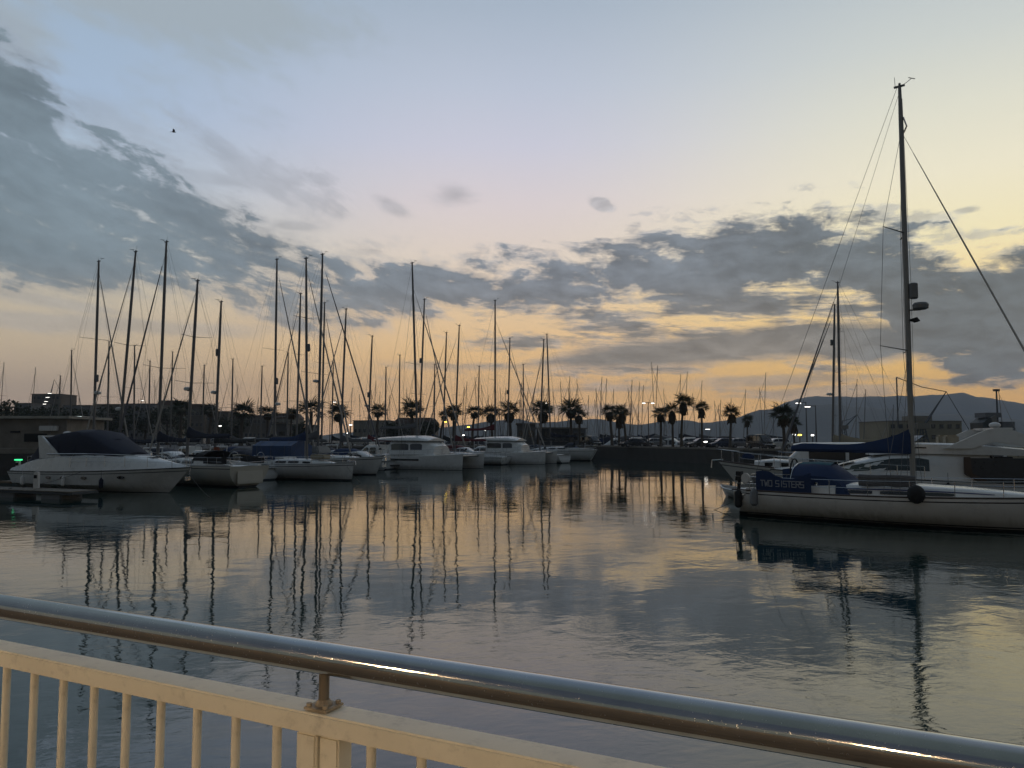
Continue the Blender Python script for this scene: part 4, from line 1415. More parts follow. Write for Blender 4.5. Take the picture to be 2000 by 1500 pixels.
    # running lines along the mast
    for o_ in (-0.11, 0.12):
        MB().tube([foot + Vector((o_, 0.05, 0.2)), P(0.5) + Vector((o_ * 1.3, 0.06, 0)), P(0.97) + Vector((o_ * 0.6, 0.04, 0))], 0.008, 4).build('halyard', WIRE(), root)
    return root


hero()


# ------------------------------------------------------------------ wheelhouse yacht behind it
def wheelhouse_yacht():
    L, B = 13.0, 4.0
    th = R(160)
    org = Vector((24.6 * 0.86 - 1.3, 49.5, 0))
    root = thing('motor_yacht', 'white wheelhouse motor yacht with upright dark windows, bow to the left behind the near sloop', 'motor yacht', org, th)
    half, sheer = hull_part(root, L, B, 1.15, 1.95, [GEL(), GREYP(), GEL(), ANTIF()], bow_over=1.5, stern_over=0.2, transom=0.9, chine=True, boot=0.1)
    deck_part(root, L, half, sheer, GEL2())
    toe_rail(root, L, half, sheer, WOODB(), r=0.04)
    rails_part(root, L, half, sheer, h=0.75, t0=0.3, t1=0.9, npost=7, pushpit=False, r=0.02)
    st = [(-4.6, 1.65, 1.1, 1.6, 3.0), (-1.0, 1.65, 1.2, 1.58, 3.05), (1.2, 1.6, 1.3, 1.45, 3.05), (2.1, 1.5, 1.4, 1.3, 2.2)]
    pod(root, st, GEL(), 'wheelhouse', crown=0.05)
    side_glass(root, st, [(-4.3, -3.2), (-3.0, -1.4), (-1.2, 0.9)], 0.25, 0.9, mat('salt dulled dark glass', (0.008, 0.010, 0.011), 0.45, var=0), skew=0.0)
    pod(root, [(-5.6, 1.7, 3.02, 1.7, 3.12), (-2, 1.8, 3.05, 1.78, 3.16), (1.3, 1.65, 3.05, 1.5, 3.14), (1.8, 1.3, 3.0, 1.1, 3.05)], GEL2(), 'roof', crown=0.05)
    pod(root, [(1.6, 1.35, 1.4, 1.2, 2.0), (3.0, 1.1, 1.6, 0.95, 2.1), (4.2, 0.6, 1.75, 0.5, 1.95)], GEL(), 'foredeck_cabin', crown=0.05)
    for x in (2.3, 3.3):
        for s in (-1, 1):
            MB().box((x, s * 1.15 if x < 3 else s * 0.98, 1.8), (0.5, 0.12, 0.25)).build('window', GLASS(), root, bevel=0.02)
    MB().tube([(6.2, 0, 2.05), (6.9, 0, 2.0), (6.95, 0, 1.5)], 0.07, 6).build('anchor', STEEL(), root)
    MB().box((-5.0, 0, 1.9), (0.1, 2.8, 1.4)).build('cockpit_bulkhead', GREYC(), root)
    for x, h in ((-0.2, 0.42), (0.6, 0.34)):
        pass
    MB().box((4.6, 0.2, 2.3), (0.9, 0.6, 0.35), taper=0.7).build('covered_winch', BLUEC(), root, bevel=0.08)
    fender(root, (2.8, 1.75, 1.0), 0.15, 0.6, PLAST())
    fender(root, (0.4, 2.05, 0.8), 0.15, 0.6, PLAST())
    return root


wheelhouse_yacht()


# ------------------------------------------------------------------ flybridge yacht
def flybridge_yacht():
    L, B = 14.6, 4.4
    th = R(163)
    org = Vector((21.3, 41.0, 0))
    root = thing('motor_yacht', 'flybridge motor yacht with sweeping radar arch, behind the near sloop mast', 'motor yacht', org, th)
    half, sheer = hull_part(root, L, B, 1.25, 1.75, [GEL(), GREYP(), GEL(), ANTIF()], bow_over=1.6, stern_over=0.3, chine=True, transom=0.92, boot=0.08)
    zs = lambda x: sheer(x / L + 0.5)
    hw = lambda x: half(x / L + 0.5)
    MH = lambda y: y
    # foredeck moulding
    pod(root, [(1.5, hw(1.5) * 0.96, zs(1.5), hw(1.5) * 0.8, zs(1.5) + 0.35), (4, hw(4) * 0.95, zs(4), hw(4) * 0.6, zs(4) + 0.30), (6.4, hw(6.4) * 0.9, zs(6.4), hw(6.4) * 0.4, zs(6.4) + 0.12), (7.1, 0.1, zs(7.1), 0.05, zs(7.1) + 0.04)], GEL(), 'foredeck', crown=0.05)
    deck_part(root, L, half, sheer, GEL2())
    # saloon with raked windscreen: dark band is glass set into the side
    sal = [(-3.2, 1.78, 1.25, 1.62, 2.62), (-0.5, 1.8, 1.35, 1.6, 2.72), (1.4, 1.75, 1.45, 1.45, 2.62), (3.0, 1.6, 1.55, 1.2, 2.22), (4.6, 1.35, 1.6, 0.95, 1.78)]
    pod(root, sal, GEL(), 'saloon', crown=0.07)
    side_glass(root, sal, [(-0.3, 4.0)], 0.34, 0.84, name='window', seg=10, skew=0.0, material=mat('green tinted glass', (0.012, 0.028, 0.024), 0.06, var=0, spec=0.8))
    # windscreen across the front
    MB().loft([[Vector((3.1, y * 1.18, 2.26)), Vector((4.3, y * 1.12, 1.93))] for y in (-1, -0.5, 0, 0.5, 1)], closed=False).build('windscreen', GLASS(), root)
    # flybridge tub, overhanging aft
    fly = [(-5.6, 1.75, 2.66, 1.78, 2.80), (-4.4, 1.8, 2.62, 1.84, 2.98), (-2.0, 1.75, 2.66, 1.8, 3.22), (0.2, 1.6, 2.7, 1.6, 3.25), (1.6, 1.35, 2.66, 1.2, 3.0), (2.3, 1.0, 2.6, 0.8, 2.72)]
    pod(root, fly, GEL(), 'flybridge', crown=0.0)
    side_glass(root, [(-4.4, 1.8, 2.62, 1.84, 2.98), (-2.0, 1.75, 2.66, 1.8, 3.22), (0.2, 1.6, 2.7, 1.6, 3.25), (1.6, 1.35, 2.66, 1.2, 3.0)], [(-0.2, 1.5)], 0.5, 0.62, name='flybridge_vent')
    MB().loft([[Vector((0.8 - 0.5 * abs(y) ** 2 * 0.8, y * 1.45, 3.22)), Vector((0.25 - 0.5 * abs(y) ** 2 * 0.8, y * 1.38, 3.62))] for y in (-1, -0.75, -0.4, 0, 0.4, 0.75, 1)], closed=False).build('flybridge_screen', GLASS(), root)
    # radar arch: swept legs
    for s in (-1, 1):
        MB().prism([(-0.9, 2.95), (-2.2, 2.95), (-3.2, 3.30), (-4.9, 3.0), (-5.7, 3.0), (-5.2, 3.35), (-4.1, 3.85), (-3.5, 3.98), (-2.9, 3.92)], s * 1.80 - 0.08, s * 1.80 + 0.08).build('arch_leg', GEL(), root, bevel=0.03)
    MB().box((-3.6, 0, 3.94), (0.9, 3.7, 0.12)).build('arch_beam', GEL(), root, bevel=0.04)
    MB().ball((-3.6, 0.5, 4.14), (0.28, 0.28, 0.16), 10).build('radar_dome', PLAST(), root, smooth=True)
    # pillars sweeping down to the side deck, framing the dark cockpit
    for s in (-1, 1):
        MB().prism([(-2.7, 1.15), (-3.2, 1.15), (-2.15, 1.75), (-2.1, 2.55), (-1.8, 2.55), (-1.8, 1.7)], s * 1.92 - 0.06, s * 1.92 + 0.06).build('cockpit_pillar', WOODB(), root, bevel=0.02)
        MB().prism([(-2.05, 2.5), (-2.05, 1.8), (-2.5, 1.45), (-3.2, 1.2), (-5.5, 1.15), (-5.15, 1.8), (-5.0, 2.5)], s * 1.88 - 0.03, s * 1.88 + 0.03).build('cockpit_shade_panel', mat('dark cockpit shade', (0.02, 0.022, 0.03), 0.3, var=0.2), root)  # dark sheet across the open cockpit, standing in for the shade of its recess
    MB().box((-3.1, 0, 2.0), (0.1, 3.2, 1.3)).build('saloon_door', GLASS(), root)
    MB().box((-5.0, 0.0, 1.62), (0.9, 2.6, 0.5)).build('cockpit_seat', TANC(), root, bevel=0.06)
    MB().box((-7.6, 0, 0.45), (1.1, 3.8, 0.14)).build('swim_platform', TEAK(), root, bevel=0.03)
    for y in (-1.2, 0.4):
        MB().box((-1.6, y, 3.35), (0.6, 0.8, 0.6)).build('flybridge_seat', TANC(), root, bevel=0.08)
    for x in (0.2, -0.8):
        MB().box((x, -1.2, 2.0), (0.1, 0.1, 0.1))
    portholes(root, half, sheer, L, (0.55, 0.68, 0.78), 0.72, 0.22, 0.08)
    rails_part(root, L, half, sheer, h=0.7, t0=0.5, t1=0.92, npost=6, pushpit=False, r=0.018)
    toe_rail(root, L, half, sheer, RUBBER(), r=0.03)
    fender(root, (-1.0, 2.25, 0.9), 0.15, 0.65, BLKC())
    fender(root, (-6.2, 2.15, 0.9), 0.15, 0.65, PLAST())
    return root


flybridge_yacht()


# small white tender between the near sloop and the wheelhouse yacht
def tender(label, loc, rz, m, L=3.1, cover=None):
    root = thing('tender', label, 'dinghy', loc, rz)
    half, sheer = hull_part(root, L, 1.5, 0.45, 0.62, [m, m, m, m], bow_over=0.4, stern_over=0.1, transom=0.85, n=10, boot=0.05, draft=0.12)
    toe_rail(root, L, half, sheer, PLAST(), r=0.045, n=10)
    MB().box((-0.4, 0, 0.36), (0.3, 1.25, 0.05)).build('thwart', TEAK(), root)
    if cover:
        pod(root, [(-1.2, 0.68, 0.45, 0.5, 0.55), (0, 0.74, 0.5, 0.5, 0.7), (1.2, 0.4, 0.56, 0.2, 0.62)], cover, 'cover', crown=0.05)
    mb = MB().box((-1.66, 0, 0.82), (0.26, 0.28, 0.34), taper=0.8)
    mb.tube([(-1.66, 0, 0.7), (-1.7, 0, -0.05)], 0.05, 6)
    mb.build('outboard_motor', BLKC(), root)
    return root


tender('small white tender lying under the stern of the near right sloop', (onz(1445, 972).x, onz(1445, 972).y, 0), R(118), GEL())

# ------------------------------------------------------------------ palms with dead-leaf skirts
FROND_M = lambda: mat('palm frond green', (0.030, 0.045, 0.018), 0.7, var=0.35, nscale=2.0)
SKIRT_M = lambda: mat('dry palm skirt', (0.060, 0.045, 0.025), 0.95, var=0.35, nscale=3.0)
PTRUNK = lambda: mat('palm bark', (0.085, 0.070, 0.055), 0.95, var=0.3, nscale=4.0, bump=0.02)


def frond_mesh(seed):
    """a fan leaf on its stalk, pointing along +X, drooping at the tips"""
    rnd = random.Random(seed)
    mb = MB()
    pl = 0.55
    mb.add([(0, -0.02, 0), (0, 0.02, 0), (pl, 0.015, 0.05), (pl, -0.015, 0.05)], [(0, 1, 2, 3)])
    n = 11
    for i in range(n):
        a = lerp(-1.35, 1.35, i / (n - 1)) + rnd.uniform(-0.05, 0.05)
        l = 1.12 * (0.72 + 0.28 * math.cos(a)) * rnd.uniform(0.85, 1.1)
        c, s = math.cos(a), math.sin(a)
        w = 0.06
        mid = Vector((pl + c * l * 0.55, s * l * 0.55, 0.05 + 0.05 * rnd.uniform(-1, 1)))
        tip = Vector((pl + c * l, s * l, -0.16 * rnd.uniform(0.0, 1.5)))
        per = Vector((-s, c, 0)) * w
        o = Vector((pl, 0, 0.05))
        mb.add([o, mid - per, tip, mid + per], [(0, 1, 2, 3)])
    me_o = mb.build('frond', FROND_M())
    me = me_o.data
    bpy.data.objects.remove(me_o)
    return me


FRONDS = [frond_mesh(i) for i in range(5)]


def palm(label, px, Y, z0, crown_z, size=1.0, skirt=1.3, seed=0, nf=30, group='fan palms in a row along the quay', lean=0.0, light=False):
    rnd = random.Random(seed)
    d = ray(px, 856)
    X = d.x * Y / d.y
    root = thing('fan_palm', label, 'palm tree', (X, Y, z0), rnd.random() * 6.28, group)
    h = crown_z - z0
    pts = [Vector((lean * (t ** 2) + 0.05 * math.sin(t * 5 + seed), 0, h * t)) for t in (0, 0.05, 0.3, 0.6, 1.0)]
    MB().tube(pts, [0.34 * size, 0.25 * size, 0.20 * size, 0.18 * size, 0.16 * size], 9).build('trunk', PTRUNK(), root, smooth=True)
    top = pts[-1]
    if skirt > 0:
        mb = MB()
        rings = []
        for t, rr in ((0, 0.12), (0.12, 0.42), (0.4, 0.62), (0.75, 0.50), (1.0, 0.28)):
            rings.append([top + Vector((math.cos(a) * rr * size * (1 + 0.15 * math.sin(3 * a + seed)), math.sin(a) * rr * size * (1 + 0.15 * math.sin(3 * a + seed)), -skirt * t + 0.1)) for a in (k * math.pi / 5 for k in range(10))])
        mb.loft(rings)
        for i in range(70):
            a = rnd.random() * 6.283
            t0 = rnd.random() * 0.75
            r0 = lerp(0.35, 0.58, min(1, t0 * 2.2)) * size
            p = top + Vector((math.cos(a) * r0, math.sin(a) * r0, -skirt * t0 + 0.05))
            q = top + Vector((math.cos(a) * (r0 * 1.05 + 0.10), math.sin(a) * (r0 * 1.05 + 0.10), -skirt * t0 - 0.45 * rnd.uniform(0.6, 1.2)))
            s = Vector((-math.sin(a), math.cos(a), 0)) * 0.10
            mb.add([p - s * 0.5, p + s * 0.5, q + s, q - s * 0.6], [(0, 1, 2, 3)])
        mb.build('dead_leaf_skirt', SKIRT_M(), root, kind='stuff')
    for i in range(nf):
        t = (i + 0.5) / nf
        el = lerp(1.2, -0.30, t ** 0.75) + rnd.uniform(-0.15, 0.15)
        az = i * 2.39996 + rnd.uniform(-0.25, 0.25)
        f = bpy.data.objects.new('frond', FRONDS[i % 5])
        COL.objects.link(f)
        f.parent = root
        f.location = top + Vector((0, 0, 0.05))
        sc = size * rnd.uniform(0.8, 1.35) * (0.9 if t > 0.8 else 1.0)
        f.scale = (sc, sc, sc)
        f.rotation_euler = Euler((rnd.uniform(-0.5, 0.5), -el, az), 'XYZ')
    return root


def quay_Y(px, inset=3.0):
    k = (px - 1000) / 1511 / math.cos(PITCH) * math.cos(PITCH)
    d = ray(px, 856)
    k = d.x / d.y
    if px <= 1135:
        return 144.0
    if px < 1460:
        t = (138 * k - 14.5) / (14.7 + 40 * k)
        return 138 - 40 * t + inset
    return 92.0


# (px, crown centre py, size, skirt length, words that single it out)
PALMS = [
    (352, 800, 1.15, 1.0, 'behind the tallest left mast'), (408, 804, 1.05, 1.0, 'small, behind the mast with two fittings'), (470, 807, 1.35, 0.7, 'broad and bushy, standing clear between the masts at centre left'),
    (522, 808, 1.05, 0.9, 'left of the black boom cover'), (567, 810, 0.7, 0.5, 'the smallest one left of the tall central masts'), (607, 803, 1.5, 0.0, 'wide one seen between the two tallest central masts'),
    (667, 808, 1.25, 1.5, 'with a dark hanging skirt behind the leaning furled sails'), (735, 805, 0.95, 0.6, 'above the grey hoisted boom'), (806, 803, 1.35, 0.8, 'behind the catamaran mast'),
    (860, 812, 0.85, 0.6, 'short, beside the yellow lamp'), (886, 806, 1.05, 1.3, 'behind the raked mast right of the catamaran'), (922, 806, 1.0, 0.9, 'standing alone above the yellow pier lamps'),
    (962, 808, 1.05, 1.6, 'at the mast of the second catamaran'), (997, 805, 1.2, 1.9, 'tall, with a dense skirt left of the office'), (1053, 804, 1.3, 2.1, 'full crowned one at the grey harbour office'),
    (1115, 800, 1.25, 1.6, 'taller of the pair beside the parked van'), (1133, 811, 0.95, 1.6, 'shorter of the pair beside the parked van'),
    (1195, 804, 1.05, 1.6, 'leftmost of the cluster of three right of the van'), (1209, 815, 0.85, 1.9, 'lowest, in the middle of the cluster of three'), (1223, 806, 0.95, 1.8, 'rightmost of the cluster of three right of the van'),
    (1291, 809, 0.95, 1.2, 'left edge of the tight group with the tallest palm'), (1314, 803, 0.9, 1.9, 'with the longest hanging skirt in the tight group'), (1331, 786, 1.0, 1.9, 'tallest of the whole row'),
    (1371, 798, 0.85, 1.2, 'single slim one right of the tallest palm'), (1426, 808, 1.0, 1.2, 'windswept, standing alone before the foot of the mountain'), (1460, 821, 0.62, 0.8, 'smallest, right of the windswept one'),
]
for i, (px, py, size, sk, words) in enumerate(PALMS):
    Y = quay_Y(px, 2.6 + (i % 3) * 0.7)
    if px > 1440:
        Y = 122.0
    c = at(px, py, Y)
    palm('fan palm on the quay, ' + words, px, Y, 2.0, c.z - 0.1, size * Y / 118.0, sk * 1.05, seed=i + 3, nf=[24, 20, 28, 22][i % 4], lean=[0.0, 0.6, -0.4, 0.25, -0.7][i % 5])
palm('fan palm on the quay, behind the blue boom cover of the near sloop', 1531, 88, 2.0, at(1531, 812, 88).z, 0.95, 1.3, 41)
palm('fan palm on the quay, small one leaning out to the right behind the boom cover', 1551, 91, 2.0, at(1551, 828, 91).z, 0.62, 1.1, 42)


# ------------------------------------------------------------------ cars on the quay
def car(label, px, Y, rz, col, kindc='car', L=4.2, h=1.45, van=False, group='cars parked along the quay'):
    d = ray(px, 856)
    root = thing('parked_' + kindc, label, kindc, (d.x * Y / d.y, Y, 2.0), rz, group)
    w = 0.86 if not van else 0.92
    m = mat(label[:18] + ' paint', col, 0.25, metal=0.2, var=0.03)
    low = [(-L / 2, w * 0.9, 0.35, w * 0.88, 0.75), (-L / 2 + 0.15, w, 0.28, w * 0.97, 0.86), (-L * 0.2, w, 0.25, w, 0.90), (L * 0.15, w, 0.25, w, 0.88), (L / 2 - 0.35, w * 0.98, 0.28, w * 0.95, 0.74), (L / 2, w * 0.85, 0.36, w * 0.8, 0.6)]
    pod(root, low, m, 'body', crown=0.02)
    if van:
        up = [(-L / 2 + 0.05, w * 0.97, 0.8, w * 0.86, h - 0.05), (-L * 0.1, w, 0.85, w * 0.88, h), (L * 0.18, w * 0.98, 0.85, w * 0.84, h - 0.05), (L * 0.38, w * 0.9, 0.8, w * 0.7, 0.95)]
        sp = [(-L * 0.42, -L * 0.15), (-L * 0.12, L * 0.06), (L * 0.09, L * 0.26)]
    else:
        up = [(-L * 0.44, w * 0.92, 0.8, w * 0.78, 0.98), (-L * 0.28, w * 0.96, 0.85, w * 0.76, h - 0.06), (0.0, w * 0.97, 0.85, w * 0.76, h), (L * 0.10, w * 0.96, 0.85, w * 0.75, h - 0.05), (L * 0.27, w * 0.9, 0.8, w * 0.72, 0.93)]
        sp = [(-L * 0.34, -L * 0.18), (-L * 0.16, L * 0.01), (L * 0.03, L * 0.17)]
    pod(root, up, m, 'cabin_shell', crown=0.02)
    side_glass(root, up, sp, 0.25, 0.86, skew=0.0)
    for s in (-1, 1):
        for x in (-L * 0.3, L * 0.31):
            wl = MB().tube([(x, s * (w - 0.17), 0.31), (x, s * (w + 0.03), 0.31)], 0.31, 14).build('wheel', RUBBER(), root)
            MB().tube([(x, s * (w + 0.0), 0.31), (x, s * (w + 0.04), 0.31)], 0.18, 10).build('rim', ALU(), wl)
        MB().box((L / 2 - 0.08, s * w * 0.68, 0.62), (0.12, 0.3, 0.14)).build('headlight', PLAST(), root, bevel=0.02)
        MB().box((-L / 2 + 0.04, s * w * 0.72, 0.72), (0.08, 0.22, 0.16)).build('tail_light', REDC(), root, bevel=0.02)
    for x, a in ((up[-1][0] - 0.12, -1), (up[0][0] + 0.1, 1)):
        pass
    # windscreen and rear window
    a, b = up[-1], up[-2]
    MB().add([(a[0] - 0.05, -a[3] * 0.95, a[4] + 0.05), (a[0] - 0.05, a[3] * 0.95, a[4] + 0.05), (b[0] + 0.03, b[3] * 0.9, b[4] - 0.0), (b[0] + 0.03, -b[3] * 0.9, b[4] - 0.0)], [(0, 1, 2, 3)]).build('windscreen', GLASS(), root)
    return root


car('dark rounded minivan facing the water, first vehicle on the quay corner', 1154, 139.5, R(-60), (0.03, 0.035, 0.035), 'van', 4.4, 1.85, True)
car('low dark saloon parked behind the cluster of three palms', 1235, 126, R(200), (0.02, 0.02, 0.025))
car('dark estate parked with its tail behind the low dark saloon', 1252, 134, R(20), (0.05, 0.05, 0.055))
car('silver hatchback left of the tight palm group', 1275, 136, R(185), (0.22, 0.23, 0.24))
car('pale car parked between the tight palm group and the slim palm', 1350, 128, R(10), (0.3, 0.3, 0.3))
car('black car with lamp glare beside the slim single palm', 1369, 119, R(190), (0.02, 0.02, 0.02))
car('white hatchback parked in front of the distant boats', 1398, 123, R(5), (0.42, 0.42, 0.42))
car('dark blue estate left of the windswept palm', 1412, 116, R(185), (0.02, 0.03, 0.06))
car('grey car right of the windswept palm', 1446, 116, R(10), (0.15, 0.15, 0.16))
car('dark van with pale roof at the right end of the car row', 1486, 104, R(-75), (0.035, 0.035, 0.04), 'van', 4.6, 1.95, True)
car('white car half hidden behind the near boom cover', 1517, 108, R(185), (0.45, 0.45, 0.45))
car('silver car behind the yellow pier lamps', 905, 150, R(5), (0.25, 0.25, 0.26))
car('white car parked left of the yellow pier lamps', 842, 150, R(185), (0.4, 0.4, 0.4))
car('pale hatchback behind the leaning furled sails', 700, 149, R(5), (0.35, 0.35, 0.35))
car('white estate parked behind the centre left palms', 500, 148, R(185), (0.4, 0.4, 0.4))
car('silver saloon behind the mast with two fittings', 430, 147, R(5), (0.3, 0.3, 0.3))
car('pale van parked behind the tallest left mast', 375, 148, R(185), (0.4, 0.4, 0.4), 'van', 4.8, 1.95, True)


# ------------------------------------------------------------------ lamps
LAMP_W = lambda: mat('lit white lamp', (0.8, 0.8, 0.8), 0.4, var=0, emit=(1.0, 0.96, 0.88), estr=3.5)
LAMP_Y = lambda: mat('lit yellow lamp', (0.8, 0.7, 0.4), 0.4, var=0, emit=(1.0, 0.72, 0.10), estr=4.0)
LAMP_G = lambda: mat('lit green lamp', (0.1, 0.8, 0.4), 0.4, var=0, emit=(0.05, 0.9, 0.30), estr=1.6)
POLE = lambda: mat('painted lamp pole', (0.08, 0.08, 0.085), 0.5, var=0.1)


def street_lamp(label, px, py, Y, z0, arms=1, group='lit street lamps beyond the quay', s=1.0, arm=1.0, m=None, side=1):
    c = at(px, py, Y)
    root = thing('street_lamp', label, 'street lamp', (c.x, c.y, z0), 0, group)
    h = c.z - z0
    sides = (side,) if arms == 1 else (-1, 1)
    px_off = 0.0 if arms == 2 else -side * arm
    MB().tube([(px_off, 0, 0), (px_off, 0, h * 0.6), (px_off, 0, h + 0.15)], [0.11, 0.08, 0.05], 8).build('pole', POLE(), root)
    for sd in sides:
        e = px_off + sd * arm
        MB().tube([(px_off, 0, h + 0.05), (e, 0, h + 0.12)], 0.04, 5).build('arm', POLE(), root)
        hd = MB().box((e, 0, h + 0.08), (0.72 * s, 0.4, 0.12), taper=0.8).build('lamp_head', POLE(), root)
        MB().box((e, -0.03, h - 0.04), (0.52 * s, 0.30, 0.08)).build('lit_lens', m or LAMP_W(), hd)
    return root


street_lamp('double armed lit lamp behind the full crowned palm at the office', 1058, 787, 168, 2, 2, arm=0.95)
street_lamp('double armed lit lamp over the masts left of the tallest palm', 1266, 787, 130, 2, 2, arm=0.75)
street_lamp('brightest lit lamp, left of two lamps before the mountain', 1559, 787, 100, 2, 1, s=1.1, side=-1)
street_lamp('lit lamp on a dark pole, right of two lamps before the mountain', 1577, 794, 96, 2, 1, s=1.1, side=-1)
street_lamp('faint lit lamp between the leaning furled sails and central masts', 654, 785, 175, 2, 1, s=1.2)
street_lamp('lit lamp low over the cars beside the slim single palm', 1382, 838, 150, 2, 1, s=1.6)
street_lamp('lit lamp at the top of the four stepped lamps by the apartment block', 97, 768, 250, 1.6, 1, s=2)
street_lamp('second from top of the four stepped lamps by the apartment block', 93, 776, 244, 1.6, 1, s=2)
street_lamp('third from top of the four stepped lamps by the apartment block', 90, 784, 238, 1.6, 1, s=1.7)
street_lamp('lowest of the four stepped lamps by the apartment block', 87, 789, 230, 1.6, 1, s=1.5)
street_lamp('faint lit lamp right of the tallest left mast', 278, 782, 200, 1.6, 1, s=1.0)


def pier_lamp(label, px, py, Y, m, z0=2.0, w=0.4):
    c = at(px, py, Y)
    root = thing('pier_lamp', label, 'lamp', (c.x, c.y, z0), 0, 'small lamps at quay height')
    h = max(0.3, c.z - z0)
    MB().tube([(0, 0, 0), (0, 0, h - 0.1)], 0.07, 6).build('post', POLE(), root)
    MB().box((0, 0, h), (w, 0.25, 0.17)).build('lit_lens', m, root, bevel=0.03)
    MB().box((0, 0, h + 0.12), (w + 0.1, 0.35, 0.05)).build('cap', POLE(), root)


pier_lamp('upper yellow lamp between the two catamarans', 871, 824, 146, LAMP_Y(), w=0.55)
pier_lamp('lower yellow lamp right of the upper one', 915, 834, 146, LAMP_Y(), w=0.5)
pier_lamp('small pale lamp right of the lower yellow lamp', 948, 840, 146, LAMP_W(), w=0.35)
pier_lamp('white lamp just above the roof of the second catamaran', 905, 850, 143, LAMP_W(), w=0.45)
pier_lamp('white lamp behind the skirted palm at centre left', 685, 830, 146, LAMP_W(), w=0.5)
pier_lamp('white lamp below the one by the skirted palm', 678, 846, 143.5, LAMP_W(), w=0.45)
pier_lamp('small white lamp behind the two fitting mast at left', 430, 832, 146, LAMP_W(), w=0.45)
pier_lamp('small white lamp by the black car on the quay', 1378, 863, 114, LAMP_W(), w=0.5)
pier_lamp('leftmost of three small lamps behind the blue boom cover', 1551, 849, 94, LAMP_W(), w=0.3)
pier_lamp('amber middle lamp of three behind the blue boom cover', 1562, 849.5, 94, LAMP_Y(), w=0.4)
pier_lamp('rightmost of three small lamps behind the blue boom cover', 1587, 850, 94, LAMP_W(), w=0.3)
pier_lamp('left one of three pale lamps above the flybridge yacht', 1882, 863, 96, LAMP_W(), w=0.35)
pier_lamp('middle one of three pale lamps above the flybridge yacht', 1905, 860, 96, LAMP_W(), w=0.35)
pier_lamp('right one of three pale lamps above the flybridge yacht', 1978, 853, 96, LAMP_W(), w=0.35)


# ------------------------------------------------------------------ buildings
PLAST_W = lambda: mat('beige render', (0.21, 0.19, 0.155), 0.9, var=0.15, nscale=0.3, dirt=0.25)
GREY_W = lambda: mat('grey rendered wall', (0.15, 0.15, 0.155), 0.9, var=0.15, nscale=0.3, dirt=0.2)
TILE = lambda: mat('dull roof tile', (0.12, 0.075, 0.055), 0.9, var=0.2, nscale=1.0)
FWIN = lambda: mat('far window glass', (0.02, 0.022, 0.026), 0.15, var=0)


def block(label, cat, px0, px1, py_top, Y, z0=1.6, depth=12, wall=None, floors=2, cols=5, roof='flat', name='building', win=True, win_h=1.3, group=None, rz=0.0):
    a, b = at(px0, py_top, Y), at(px1, py_top, Y)
    w = b.x - a.x
    h = a.z - z0
    root = thing(name, label, cat, ((a.x + b.x) / 2, Y + depth / 2, z0), rz, group)
    MB().box((0, 0, h / 2), (w, depth, h)).build('wall', wall or PLAST_W(), root)
    if roof == 'flat':
        MB().box((0, 0, h + 0.12), (w + 0.5, depth + 0.5, 0.24)).build('roof', CONC(), root)
    else:
        MB().prism([(-w / 2 - 0.4, h + 0.0), (w / 2 + 0.4, h + 0.0), (w / 2 - 1.5, h + 2.0), (-w / 2 + 1.5, h + 2.0)], -depth / 2 - 0.3, depth / 2 + 0.3).build('roof', TILE(), root)
    if win:
        fh = h / floors
        wm = None
        for f in range(floors):
            for c in range(cols):
                x = lerp(-w / 2, w / 2, (c + 0.5) / cols)
                z = fh * (f + 0.55)
                if wm is None:
                    o = MB().box((0, 0, 0), (min(1.3, w / cols * 0.5), 0.16, win_h)).build('window', FWIN(), root)
                    fr = MB().box((0, -0.02, -win_h / 2 - 0.08), (min(1.3, w / cols * 0.5) + 0.2, 0.3, 0.12)).build('sill', CONC(), o)
                    wm = o
                else:
                    o = copy_tree(wm, root)
                o.location = (x, -depth / 2 - 0.06, z)
    return root


# the low concrete harbour building at the left edge
def harbour_wall_building():
    Y = 76.0
    a, b = at(-60, 818, Y), at(131, 820, Y)
    w = b.x - a.x
    root = thing('harbour_building', 'low weathered concrete harbour building with overhanging roof slab at the left edge', 'building', ((a.x + b.x) / 2, Y + 3.5, 2.0))
    h = a.z - 2.0
    MB().box((0, 0, h / 2), (w, 7, h)).build('wall', CONC(), root)
    MB().box((0.2, -0.2, h + 0.13), (w + 0.9, 8.2, 0.26)).build('roof', PAVE(), root, bevel=0.03)
    MB().box((w / 2 - 3.0, -3.53, h * 0.45), (2.2, 0.12, 0.8)).build('shuttered_opening', BLKC(), root)
    MB().box((w / 2 - 5.0, -3.55, h * 0.62), (0.9, 0.14, 0.18)).build('vent', BLKC(), root)
    MB().box((w / 2 - 1.6, -3.75, h * 0.72), (1.7, 0.5, 0.5)).build('wall_locker', PLAST(), root, bevel=0.05)
    # ledge in front of the wall
    MB().box((0, -4.6, 0.25), (w + 1, 2.2, 0.5)).build('ledge', CONC(), root, bevel=0.03)


harbour_wall_building()


